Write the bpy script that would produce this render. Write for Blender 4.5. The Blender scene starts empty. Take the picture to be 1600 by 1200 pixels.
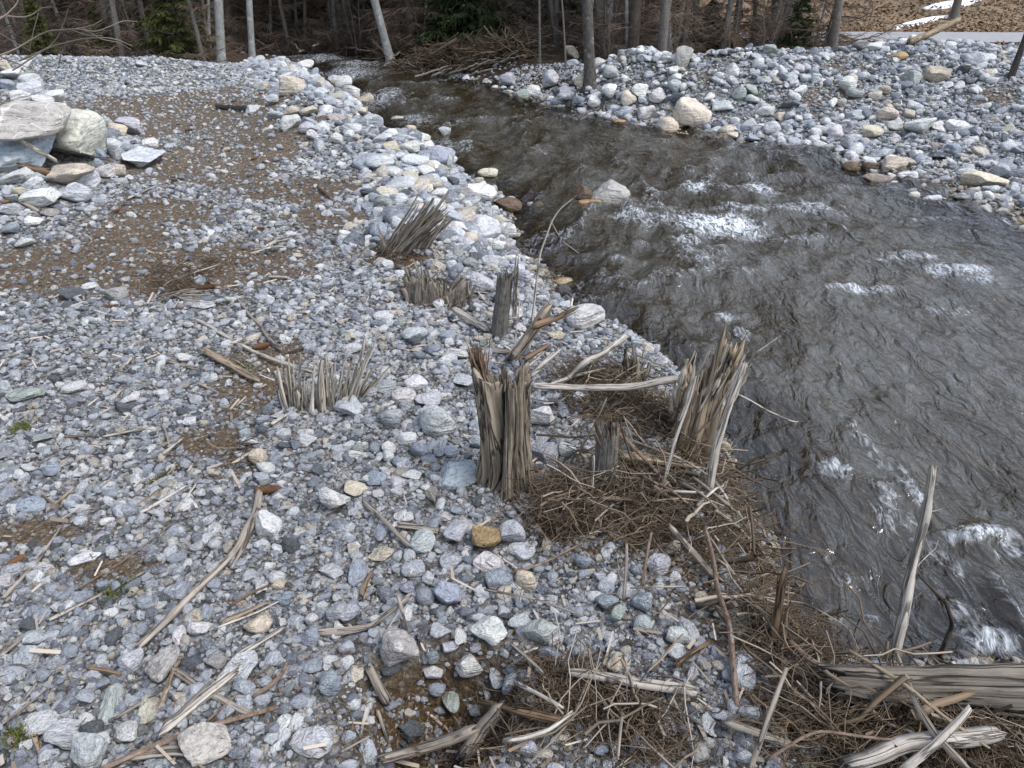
import bpy, bmesh, math, random
import numpy as np
from mathutils import Vector, Matrix, Euler

sc = bpy.context.scene
COL = sc.collection
rng = np.random.default_rng(7)
random.seed(7)

# ---------------------------------------------------------------- camera, sky, sun, exposure
CAM_H, PITCH, FPX = 1.70, math.radians(28.8), 1200.0
cam_d = bpy.data.cameras.new('camera')
cam = bpy.data.objects.new('camera', cam_d)
COL.objects.link(cam)
cam.location = (0, 0, CAM_H)
cam.rotation_euler = (math.pi / 2 - PITCH, 0, 0)
cam_d.sensor_width = 36.0
cam_d.lens = 36.0 * FPX / 1600.0
cam_d.clip_start = 0.05
cam_d.clip_end = 2000
sc.camera = cam

SUN_EL, SUN_AZ = math.radians(56), math.radians(118)      # azimuth clockwise from +Y
world = bpy.data.worlds.new('World')
sc.world = world
world.use_nodes = True
wn, wl = world.node_tree.nodes, world.node_tree.links
bg = wn['Background']
sky = wn.new('ShaderNodeTexSky')
sky.sky_type = 'NISHITA'
sky.sun_disc = False
sky.sun_elevation = SUN_EL
sky.sun_rotation = SUN_AZ
hs = wn.new('ShaderNodeHueSaturation')
hs.inputs['Saturation'].default_value = 0.58
wl.new(sky.outputs[0], hs.inputs['Color'])
wl.new(hs.outputs[0], bg.inputs['Color'])
bg.inputs['Strength'].default_value = 0.13

sun_d = bpy.data.lights.new('sun', 'SUN')
sun_d.energy = 1.15
sun_d.angle = math.radians(25)
sun_d.color = (1.0, 0.96, 0.9)
sun = bpy.data.objects.new('sun', sun_d)
COL.objects.link(sun)
sd = Vector((math.sin(SUN_AZ) * math.cos(SUN_EL), math.cos(SUN_AZ) * math.cos(SUN_EL), math.sin(SUN_EL)))
sun.rotation_euler = sd.to_track_quat('Z', 'Y').to_euler()

sc.view_settings.view_transform = 'Standard'
sc.view_settings.look = 'None'
sc.view_settings.gamma = 1.0
sc.view_settings.exposure = 1.46
sc.cycles.use_denoising = True
sc.cycles.max_bounces = 7
sc.cycles.transparent_max_bounces = 8
sc.cycles.sample_clamp_indirect = 4

# ---------------------------------------------------------------- noise
def _hash(ix, iy, iz, seed):
    h = (ix * 374761393 + iy * 668265263 + iz * 2147483647 + seed * 974634777) & 0xffffffff
    h = ((h ^ (h >> 13)) * 1274126177) & 0xffffffff
    h = ((h ^ (h >> 16)) * 2246822519) & 0xffffffff
    return ((h ^ (h >> 15)) & 0xffff) / 65535.0

def noise3(x, y, z, seed=0):
    x, y, z = np.broadcast_arrays(np.asarray(x, float), np.asarray(y, float), np.asarray(z, float))
    fx, fy, fz = np.floor(x), np.floor(y), np.floor(z)
    ix, iy, iz = fx.astype(np.int64), fy.astype(np.int64), fz.astype(np.int64)
    u, v, w = x - fx, y - fy, z - fz
    u, v, w = u * u * (3 - 2 * u), v * v * (3 - 2 * v), w * w * (3 - 2 * w)
    r = 0
    for a in (0, 1):
        for b in (0, 1):
            for c in (0, 1):
                r = r + _hash(ix + a, iy + b, iz + c, seed) * (u if a else 1 - u) * (v if b else 1 - v) * (w if c else 1 - w)
    return r * 2 - 1

def noise2(x, y, seed=0):
    return noise3(x, y, 0.37, seed)

def fbm(x, y, seed=0, n=4):
    r, a = 0, 1.0
    for k in range(n):
        r = r + a * noise2(np.asarray(x) * 2 ** k, np.asarray(y) * 2 ** k, seed + k)
        a *= 0.5
    return r / 1.9

def sstep(t):
    t = np.clip(t, 0, 1)
    return t * t * (3 - 2 * t)

# ---------------------------------------------------------------- the photograph's rays (used to read positions off the ground)
SP, CP = math.sin(PITCH), math.cos(PITCH)
def ray(u, v):
    a, b = (u - 800.0) / FPX, (600.0 - v) / FPX
    return np.array([a, CP + b * SP, -SP + b * CP])
def on_plane(u, v, z):
    d = ray(u, v)
    t = (z - CAM_H) / d[2]
    return d[0] * t, d[1] * t
def at_y(u, v, Y):
    d = ray(u, v)
    t = Y / d[1]
    return np.array([d[0] * t, Y, CAM_H + d[2] * t])
def x_at(u, Y, z):
    return (u - 800.0) / FPX * (Y * CP - (z - CAM_H) * SP)

# ---------------------------------------------------------------- terrain
WL = -0.55
left_px = [(300, 93.5), (400, 95), (470, 98), (505, 112), (533, 138), (572, 178), (616, 215), (664, 258), (694, 285), (765, 300), (800, 335),
           (818, 375), (850, 420), (880, 470), (905, 505), (940, 535), (1000, 560), (1060, 600), (1130, 645), (1150, 690), (1172, 760),
           (1205, 830), (1235, 900), (1262, 965), (1305, 1030), (1420, 1050), (1600, 1056), (1900, 1070)]
right_px = [(300, 82), (400, 84), (480, 85), (560, 91), (600, 100), (650, 112), (720, 128), (800, 150), (900, 178), (1020, 206), (1100, 216), (1200, 236),
            (1330, 266), (1430, 312), (1520, 370), (1600, 402), (1750, 470), (2000, 600)]
LS = [(-80, 19.0), (-25, 21.0)] + [on_plane(u, v, WL) for u, v in left_px] + [(3.0, 1.05), (8, -1.5), (40, -20)]
RS = [(-80, 23.5), (-25, 24.5)] + [on_plane(u, v, WL) for u, v in right_px] + [(8, 1.5), (40, -12)]
LPOLY = LS + [(40, -90), (-80, -90)]
RPOLY = RS + [(90, -12), (90, 400), (-80, 400)]

def dist_poly(x, y, pts):
    d = np.full(np.shape(x), 1e9)
    for (ax, ay), (bx, by) in zip(pts[:-1], pts[1:]):
        ex, ey = bx - ax, by - ay
        t = np.clip(((x - ax) * ex + (y - ay) * ey) / (ex * ex + ey * ey + 1e-12), 0, 1)
        d = np.minimum(d, np.hypot(x - ax - t * ex, y - ay - t * ey))
    return d

def inside(x, y, poly):
    r = np.zeros(np.shape(x), bool)
    n = len(poly)
    for i in range(n):
        (ax, ay), (bx, by) = poly[i], poly[(i + 1) % n]
        if ay == by:
            continue
        r ^= ((ay > y) != (by > y)) & (x < (bx - ax) * (y - ay) / (by - ay) + ax)
    return r

crest_px = [(780, 118, -.2), (860, 90, .25), (920, 68, .5), (1000, 68, .5), (1060, 90, .35), (1130, 84, .4), (1200, 78, .45), (1270, 88, .35),
            (1340, 76, .45), (1450, 64, .55), (1600, 76, .45), (1800, 84, .45)]
CX, CY, CZ = [], [], []
for u, v, z in crest_px:
    x, y = on_plane(u, v, z)
    CX.append(x); CY.append(y); CZ.append(z)
CX, CY, CZ = np.array(CX), np.array(CY), np.array(CZ)
o_ = np.argsort(CX)
CX, CY, CZ = CX[o_], CY[o_], CZ[o_]

def shore(x, y):
    """signed distances to the two banks, positive on land"""
    dl, dr = dist_poly(x, y, LS), dist_poly(x, y, RS)
    il, ir = inside(x, y, LPOLY), inside(x, y, RPOLY)
    e = .13 * noise2(x * 1.7, y * 1.7, 91) + .08 * noise2(x * 4.6, y * 4.6, 92)
    dl, dr = np.where(il, dl, -dl) + e, np.where(ir, dr, -dr) + e * 1.3
    return dl, dr, dl > 0, dr > 0

def gauss(x, y, cx, cy, rx, ry):
    return np.exp(-(((x - cx) / rx) ** 2 + ((y - cy) / ry) ** 2))

HOLLOW = on_plane(690, 1135, -0.12)
def height(x, y):
    x, y = np.asarray(x, float), np.asarray(y, float)
    dl, dr, il, ir = shore(x, y)
    n1 = fbm(x * 0.8, y * 0.8, 3)
    n2 = fbm(x * 4.0, y * 4.0, 11, 3)
    # river bed
    bed = WL - 0.05 - 0.28 * sstep(np.minimum(-dl, -dr) / 0.9) + 0.05 * n2
    # left bank
    w = 0.62 + 0.5 * sstep((y - 3.5) / 3)
    zl = WL + (0 - WL) * sstep(0.5 * np.clip(dl / w, 0, 1) + 0.5 * np.clip(dl / w, 0, 1) ** 0.7)
    berm = np.exp(-((dl - 1.25) / 0.75) ** 2) * sstep((y - 6.2) / 2.5) * (1 - .8 * sstep((y - 10.0) / 2.5))
    zl = zl + 0.36 * berm * (0.8 + 0.5 * n1)
    zl = zl + 0.26 * np.exp(-((y - 14.2 - 0.4 * n1) / 0.9) ** 2) * sstep((x + 10.5) / 1.5) * (1 - sstep((x + 6.2) / 2.0))
    zl = zl + 0.50 * gauss(x, y, -4.6, 6.8, 1.25, 1.15) + 0.55 * gauss(x, y, -6.9, 8.8, 1.4, 1.7) + 0.12 * gauss(x, y, -4.0, 5.5, .8, .6)
    zl = zl - 0.30 * sstep((y - 15.2) / 2.0) * sstep(dl / 1.0)
    zl = zl - 0.19 * sstep(1.5 - np.hypot((x - HOLLOW[0]) / 0.19, (y - HOLLOW[1]) / 0.17) + 0.3 * n2)
    zl = zl - 0.05 * gauss(x, y, *on_plane(610, 400, 0), .25, .2)
    zl = zl + 0.035 * n1 * sstep(dl / .5) + 0.012 * n2
    zl = np.where(il, np.maximum(zl, WL + 0.02 + np.minimum(dl * 0.3, 0.1)), zl)
    # right bank
    cy, cz = np.interp(x, CX, CY), np.interp(x, CX, CZ)
    b = np.maximum(cy - y, 0)
    t = np.clip(dr / (dr + b + 0.45), 0, 1)
    front = WL + (cz - WL) * sstep(t * 1.04)
    back = -0.12 + (cz + 0.12) * np.exp(-(np.maximum(y - cy, 0) / 1.3) ** 2)
    back = WL + (back - WL) * sstep(dr / 1.6)
    zr = np.where(y < cy, front, back) + (0.09 * n1 + 0.02 * n2) * sstep(dr / 0.8) * (1 - 0.85 * sstep((y - 20) / 2))
    hill = 0.30 * np.maximum(y - 26.0, 0) * sstep((y - 26.0) / 3)
    hill_l = 0.16 * np.maximum(y - 31.0, 0) * sstep((y - 31.0) / 4)
    k = sstep((x - 1.0) / 4.0)
    zr = zr + np.minimum(hill * k + hill_l * (1 - k), 30.0)
    sidehill = 0.28 * np.maximum(-x - 14 - 0.3 * np.maximum(14 - y, 0), 0)
    z = np.where(il, zl + np.minimum(sidehill, 20) , np.where(ir, zr, bed))
    z = np.where(ir & (x < -6), np.maximum(z, WL + .04), z)
    return z

def ground(x, y):
    return np.maximum(height(x, y), WL)

_T = np.concatenate([np.linspace(0.6, 6, 500), np.geomspace(6.02, 120, 900)])
def P(u, v, h=0.0):
    """the world point seen at that place on the ground (or h above it)"""
    d = ray(u, v)
    z = CAM_H + d[2] * _T
    f = z - (ground(d[0] * _T, d[1] * _T) + h)
    k = np.argmax(f < 0)
    if f[k] >= 0 or k == 0:
        t = _T[-1] if f[k] >= 0 else _T[0]
    else:
        t = _T[k - 1] + (_T[k] - _T[k - 1]) * f[k - 1] / (f[k - 1] - f[k])
    return np.array([d[0] * t, d[1] * t, CAM_H + d[2] * t])
def slant(p):
    return p[1] * CP - (p[2] - CAM_H) * SP          # depth along the lens axis
def top_z(p, v):
    """height z above the world point p at which the ray of image row v passes"""
    b = (600.0 - v) / FPX
    return CAM_H + p[1] * (b * CP - SP) / (CP + b * SP)

def px_ellipse(u, v, ru, rv):
    c = P(u, v); a = P(u + ru, v); b = P(u, v - rv); b2 = P(u, v + rv)
    return c[0], (b[1] + b2[1]) / 2, max(abs(a[0] - c[0]), .05), max(abs(b[1] - b2[1]) / 2, .05)
SOIL = [px_ellipse(*e) for e in [(260, 185, 190, 50), (340, 255, 130, 40), (110, 415, 150, 50), (300, 420, 190, 42), (250, 330, 100, 30), (250, 165, 170, 22), (300, 195, 130, 14), (400, 215, 120, 18), (340, 250, 90, 18), (80, 430, 110, 40), (190, 380, 90, 45), (330, 420, 130, 40),
                                 (510, 340, 70, 30), (470, 300, 110, 18), (395, 610, 55, 50), (420, 560, 60, 25), (640, 400, 45, 22), (660, 460, 40, 18),
                                 (330, 690, 60, 20), (60, 830, 60, 20), (170, 890, 70, 16)]]
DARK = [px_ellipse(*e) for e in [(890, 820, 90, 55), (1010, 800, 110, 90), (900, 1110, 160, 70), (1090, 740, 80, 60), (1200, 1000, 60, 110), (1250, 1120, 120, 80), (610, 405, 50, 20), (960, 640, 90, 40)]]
CHUTE = [px_ellipse(*e) for e in [(1290, 150, 60, 18), (1330, 105, 50, 12), (1550, 150, 70, 18), (1270, 185, 20, 12), (1090, 125, 30, 12)]]
def masks(x, y):
    n = fbm(np.asarray(x) * 2.2, np.asarray(y) * 2.2, 31)
    m = fbm(np.asarray(x) * 7, np.asarray(y) * 7, 37)
    def blob(L):
        s = np.zeros(np.shape(x))
        for e in L:
            s = np.maximum(s, np.exp(-(((x - e[0]) / e[2]) ** 2 + ((y - e[1]) / e[3]) ** 2) * 0.8))
        return s
    m2 = fbm(np.asarray(x) * 22, np.asarray(y) * 22, 39, 2)
    soil = .94 * sstep((1.15 * blob(SOIL) + 0.55 * n + 0.35 * m + .3 * m2 - 0.12) / 0.7)
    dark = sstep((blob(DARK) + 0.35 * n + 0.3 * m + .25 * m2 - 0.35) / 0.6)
    chute = sstep((blob(CHUTE) + 0.3 * n + .2 * m - 0.35) / 0.4)
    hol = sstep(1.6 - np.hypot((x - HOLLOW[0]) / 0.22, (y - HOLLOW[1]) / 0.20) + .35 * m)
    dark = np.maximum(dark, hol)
    return soil, dark, chute

# ---------------------------------------------------------------- node helpers and materials
def mat(name):
    m = bpy.data.materials.new(name)
    m.use_nodes = True
    n, l = m.node_tree.nodes, m.node_tree.links
    return m, n, l, n['Principled BSDF']
def mixc(n, l, fac, a, b, mode='MIX'):
    x = n.new('ShaderNodeMix'); x.data_type = 'RGBA'; x.blend_type = mode
    for s, v in ((x.inputs[0], fac), (x.inputs[6], a), (x.inputs[7], b)):
        if isinstance(v, (int, float)): s.default_value = v
        elif isinstance(v, tuple): s.default_value = v if len(v) == 4 else v + (1,)
        else: l.new(v, s)
    return x.outputs[2]
def math_(n, l, op, a, b=0.0, c=0.0, clamp=False):
    x = n.new('ShaderNodeMath'); x.operation = op; x.use_clamp = clamp
    for s, v in zip(x.inputs, (a, b, c)):
        if isinstance(v, (int, float)): s.default_value = v
        else: l.new(v, s)
    return x.outputs[0]
def noise_n(n, l, vec, scale, detail=4, rough=0.6, dist=0.0):
    x = n.new('ShaderNodeTexNoise')
    x.inputs['Scale'].default_value = scale; x.inputs['Detail'].default_value = detail
    x.inputs['Roughness'].default_value = rough; x.inputs['Distortion'].default_value = dist
    if vec is not None: l.new(vec, x.inputs['Vector'])
    return x.outputs['Fac']
def ramp(n, l, fac, stops, interp='LINEAR'):
    x = n.new('ShaderNodeValToRGB'); x.color_ramp.interpolation = interp
    e = x.color_ramp.elements
    while len(e) < len(stops): e.new(0.5)
    for q, (p, c) in zip(e, stops):
        q.position = p; q.color = (c, c, c, 1) if isinstance(c, (int, float)) else c + (1,)
    l.new(fac, x.inputs[0])
    return x.outputs[0]
def bump(n, l, h, strength, dist, normal=None):
    x = n.new('ShaderNodeBump'); x.inputs['Strength'].default_value = strength; x.inputs['Distance'].default_value = dist
    l.new(h, x.inputs['Height'])
    if normal is not None: l.new(normal, x.inputs['Normal'])
    return x.outputs[0]

def stone_mat(name, listed, bump_d):
    m, n, l, b = mat(name)
    oi = n.new('ShaderNodeObjectInfo'); tc = n.new('ShaderNodeTexCoord'); geo = n.new('ShaderNodeNewGeometry')
    off = n.new('ShaderNodeCombineXYZ')
    for k in range(3):
        l.new(math_(n, l, 'MULTIPLY', oi.outputs['Random'], 37.0 + 11 * k), off.inputs[k])
    va = n.new('ShaderNodeVectorMath'); va.operation = 'ADD'
    l.new(tc.outputs['Object'], va.inputs[0]); l.new(off.outputs[0], va.inputs[1])
    vec = va.outputs[0]
    if listed:
        base = oi.outputs['Color']
    else:
        r2 = math_(n, l, 'FRACT', math_(n, l, 'MULTIPLY', oi.outputs['Random'], 17.31))
        base = ramp(n, l, r2, [(0.0, (.11, .12, .13)), (.05, (.21, .225, .25)), (.16, (.33, .35, .385)), (.36, (.45, .465, .49)), (.56, (.55, .56, .565)),
                               (.70, (.68, .68, .66)), (.86, (.46, .42, .35)), (.90, (.56, .50, .41)), (.94, (.30, .32, .30)), (.98, (.38, .335, .30))], 'CONSTANT')
    big = noise_n(n, l, vec, 1.6, 5, 0.6)
    fine = noise_n(n, l, vec, 9.0, 6, 0.7)
    c = mixc(n, l, ramp(n, l, big, [(.35, 0.0), (.7, 1.0)]), mixc(n, l, 1.0, base, (.74, .74, .76), 'MULTIPLY'), base)
    c = mixc(n, l, ramp(n, l, fine, [(.38, .85), (.5, 0.0)]), c, mixc(n, l, 1.0, c, (.58, .58, .58), 'MULTIPLY'))
    c = mixc(n, l, ramp(n, l, fine, [(.58, 0.0), (.75, .5)]), c, (.62, .61, .58))
    # bedding: some stones are banded, some carry pale veins
    st = n.new('ShaderNodeMapping'); st.inputs['Scale'].default_value = (1.2, 1.2, 9.0); st.inputs['Rotation'].default_value = (.5, .35, 0)
    l.new(vec, st.inputs['Vector'])
    band = noise_n(n, l, st.outputs[0], 1.0, 3, 0.6, 0.4)
    has = math_(n, l, 'GREATER_THAN', math_(n, l, 'FRACT', math_(n, l, 'MULTIPLY', oi.outputs['Random'], 53.7)), 0.5)
    c = mixc(n, l, math_(n, l, 'MULTIPLY', ramp(n, l, band, [(.42, .55), (.55, 0.0)]), has), c, mixc(n, l, 1.0, c, (.55, .55, .57), 'MULTIPLY'))
    vein = noise_n(n, l, vec, 1.3, 2, 0.5, 0.8)
    vv = math_(n, l, 'ABSOLUTE', math_(n, l, 'SUBTRACT', vein, 0.5))
    hv = math_(n, l, 'GREATER_THAN', math_(n, l, 'FRACT', math_(n, l, 'MULTIPLY', oi.outputs['Random'], 91.3)), 0.78)
    c = mixc(n, l, math_(n, l, 'MULTIPLY', ramp(n, l, vv, [(.003, .55), (.012, 0.0)]), hv), c, (.66, .65, .62))
    # wet foot near and below the water, brown algae on the bed
    sep = n.new('ShaderNodeSeparateXYZ'); l.new(geo.outputs['Position'], sep.inputs[0])
    wz = math_(n, l, 'ADD', sep.outputs[2], math_(n, l, 'MULTIPLY', noise_n(n, l, geo.outputs['Position'], 9, 3), -0.07))
    mr = n.new('ShaderNodeMapRange'); mr.inputs['From Min'].default_value = WL - 0.01; mr.inputs['From Max'].default_value = WL + 0.045
    mr.inputs['To Min'].default_value = 1.0; mr.inputs['To Max'].default_value = 0.0
    l.new(wz, mr.inputs['Value'])
    wet = mr.outputs[0]
    c = mixc(n, l, wet, c, mixc(n, l, 1.0, c, (.60, .49, .34), 'MULTIPLY'))
    # dust of brown soil on the undersides
    l.new(c, b.inputs['Base Color'])
    l.new(mixc(n, l, wet, (.88, .88, .88), (.35, .35, .35)), b.inputs['Roughness'])
    b.inputs['Specular IOR Level'].default_value = 0.3
    hgt = math_(n, l, 'ADD', math_(n, l, 'MULTIPLY', noise_n(n, l, vec, 3.2, 5, .65), 1.0), math_(n, l, 'MULTIPLY', band, 0.6))
    l.new(bump(n, l, hgt, 0.7, bump_d), b.inputs['Normal'])
    return m

def wood_mat(name, dark, light, sx=140.0, sy=5.0, bumpy=0.006, rough=0.85, tint=None):
    m, n, l, b = mat(name)
    uv = n.new('ShaderNodeUVMap'); oi = n.new('ShaderNodeObjectInfo')
    mp = n.new('ShaderNodeMapping'); mp.inputs['Scale'].default_value = (sx, sy, 1)
    l.new(uv.outputs[0], mp.inputs[0])
    cx = n.new('ShaderNodeCombineXYZ'); l.new(math_(n, l, 'MULTIPLY', oi.outputs['Random'], 50), cx.inputs[2]); l.new(math_(n, l, 'MULTIPLY', oi.outputs['Random'], 70), cx.inputs[0])
    va = n.new('ShaderNodeVectorMath'); va.operation = 'ADD'; l.new(mp.outputs[0], va.inputs[0]); l.new(cx.outputs[0], va.inputs[1])
    g = noise_n(n, l, va.outputs[0], 1.0, 5, 0.65, 0.5)
    geo = n.new('ShaderNodeNewGeometry')
    blot = noise_n(n, l, geo.outputs['Position'], 14, 4, .6)
    at = n.new('ShaderNodeAttribute'); at.attribute_name = 'tone'
    mp2 = n.new('ShaderNodeMapping'); mp2.inputs['Scale'].default_value = (sx * .42, sy * .55, 1)
    l.new(uv.outputs[0], mp2.inputs[0])
    va2 = n.new('ShaderNodeVectorMath'); va2.operation = 'ADD'; l.new(mp2.outputs[0], va2.inputs[0]); l.new(cx.outputs[0], va2.inputs[1])
    ck = math_(n, l, 'ABSOLUTE', math_(n, l, 'SUBTRACT', noise_n(n, l, va2.outputs[0], 1.0, 3, 0.55, 0.3), 0.5))
    crack = ramp(n, l, ck, [(.006, 1.0), (.03, 0.0)])
    f = math_(n, l, 'ADD', math_(n, l, 'MULTIPLY', ramp(n, l, g, [(.36, 0.0), (.60, 1.0)]), 0.62), math_(n, l, 'MULTIPLY', at.outputs['Fac'], 0.38), clamp=True)
    c = mixc(n, l, f, dark, light)
    c = mixc(n, l, ramp(n, l, blot, [(.5, 0.0), (.7, .45)]), c, mixc(n, l, 1.0, c, tint or (.55, .5, .42), 'MULTIPLY'))
    c = mixc(n, l, math_(n, l, 'MULTIPLY', crack, .85), c, tuple(q * .34 for q in dark))
    l.new(c, b.inputs['Base Color'])
    b.inputs['Roughness'].default_value = rough
    b.inputs['Specular IOR Level'].default_value = 0.2
    hw = math_(n, l, 'SUBTRACT', math_(n, l, 'ADD', g, math_(n, l, 'MULTIPLY', blot, .3)), math_(n, l, 'MULTIPLY', crack, .8))
    l.new(bump(n, l, hw, 1.0, bumpy), b.inputs['Normal'])
    return m

def tone_mat(name, dark, light, rough=0.8, trans=0.0):
    m, n, l, b = mat(name)
    at = n.new('ShaderNodeAttribute'); at.attribute_name = 'tone'
    geo = n.new('ShaderNodeNewGeometry')
    nz = noise_n(n, l, geo.outputs['Position'], 6, 4, .6)
    f = math_(n, l, 'ADD', at.outputs['Fac'], math_(n, l, 'MULTIPLY', math_(n, l, 'SUBTRACT', nz, .5), .7), clamp=True)
    l.new(mixc(n, l, f, dark, light), b.inputs['Base Color'])
    b.inputs['Roughness'].default_value = rough
    b.inputs['Specular IOR Level'].default_value = 0.2
    return m

def bark_mat(name, dark, light, scale=1.0, patch=(.3, .3, .28)):
    m, n, l, b = mat(name)
    uv = n.new('ShaderNodeUVMap'); oi = n.new('ShaderNodeObjectInfo')
    mp = n.new('ShaderNodeMapping'); mp.inputs['Scale'].default_value = (60 * scale, 22 * scale, 1)
    l.new(uv.outputs[0], mp.inputs[0])
    cx = n.new('ShaderNodeCombineXYZ'); l.new(math_(n, l, 'MULTIPLY', oi.outputs['Random'], 50), cx.inputs[2])
    va = n.new('ShaderNodeVectorMath'); va.operation = 'ADD'; l.new(mp.outputs[0], va.inputs[0]); l.new(cx.outputs[0], va.inputs[1])
    g = noise_n(n, l, va.outputs[0], 1.0, 6, 0.7, 0.3)
    geo = n.new('ShaderNodeNewGeometry')
    bl = noise_n(n, l, geo.outputs['Position'], 7, 4, .65)
    c = mixc(n, l, ramp(n, l, g, [(.3, 0.0), (.68, 1.0)]), dark, light)
    c = mixc(n, l, ramp(n, l, bl, [(.55, 0.0), (.66, .7)]), c, patch)
    l.new(c, b.inputs['Base Color'])
    b.inputs['Roughness'].default_value = 0.9
    b.inputs['Specular IOR Level'].default_value = 0.15
    l.new(bump(n, l, g, 1.0, 0.006), b.inputs['Normal'])
    return m

M = {}
M['stone'] = stone_mat('stone', True, 0.08)
M['gravel'] = stone_mat('gravel_stone', False, 0.05)
M['weathered'] = wood_mat('weathered_wood', (.11, .092, .075), (.36, .315, .265))
M['pale'] = wood_mat('pale_driftwood', (.21, .185, .16), (.54, .49, .43))
M['log_wood'] = wood_mat('old_log_wood', (.048, .041, .034), (.225, .193, .158), 70, 3.0, .012)
M['splinter'] = wood_mat('torn_grey_wood', (.23, .195, .155), (.60, .54, .455), 160, 4.0, .004)
M['tan'] = wood_mat('tan_split_wood', (.15, .108, .07), (.40, .315, .225))
M['brown'] = wood_mat('brown_rotten_wood', (.055, .035, .022), (.24, .16, .10))
M['stump'] = wood_mat('stump_wood', (.068, .054, .041), (.33, .275, .212), 110, 4.0, .010)
M['black'] = wood_mat('wet_dark_wood', (.018, .015, .013), (.09, .075, .062), rough=.5)
M['redbark'] = bark_mat('reddish_branch_bark', (.07, .045, .032), (.25, .18, .135), 2.0, (.32, .27, .22))
M['bark'] = bark_mat('grey_bark', (.035, .032, .03), (.19, .175, .155), 1.3, (.10, .085, .065))
M['beech'] = bark_mat('smooth_grey_bark', (.13, .13, .125), (.30, .30, .285), .5, (.40, .40, .38))
M['spruce_bark'] = bark_mat('spruce_bark', (.03, .024, .02), (.12, .095, .078), .7, (.09, .08, .07))
M['fibre'] = tone_mat('dead_twigs', (.028, .020, .014), (.185, .135, .09))
M['needle'] = tone_mat('dry_needles', (.05, .034, .021), (.17, .112, .066))
M['dead_twig'] = tone_mat('dead_spruce_twigs', (.05, .037, .028), (.235, .175, .135))
M['spruce_green'] = tone_mat('spruce_needles', (.012, .020, .008), (.055, .075, .026))
M['bright_green'] = tone_mat('young_spruce_needles', (.022, .028, .008), (.095, .098, .028))
M['twig_grey'] = tone_mat('bare_twigs', (.045, .037, .03), (.19, .16, .135))
M['pale_twig'] = tone_mat('pale_dead_twigs', (.10, .08, .06), (.36, .305, .245))
M['leaf'] = tone_mat('fallen_leaf', (.07, .045, .027), (.30, .21, .135))
M['moss'] = tone_mat('moss', (.03, .04, .010), (.13, .14, .035))
M['cone'] = tone_mat('cone_scales', (.045, .025, .015), (.20, .105, .058))
M['chip'] = tone_mat('wood_chips', (.16, .12, .085), (.48, .42, .35))

# ---------------------------------------------------------------- mesh helpers
def tag(o, label=None, cat=None, group=None, kind=None):
    if label: o['label'] = label
    if cat: o['category'] = cat
    if group: o['group'] = group
    if kind: o['kind'] = kind
    return o

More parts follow.
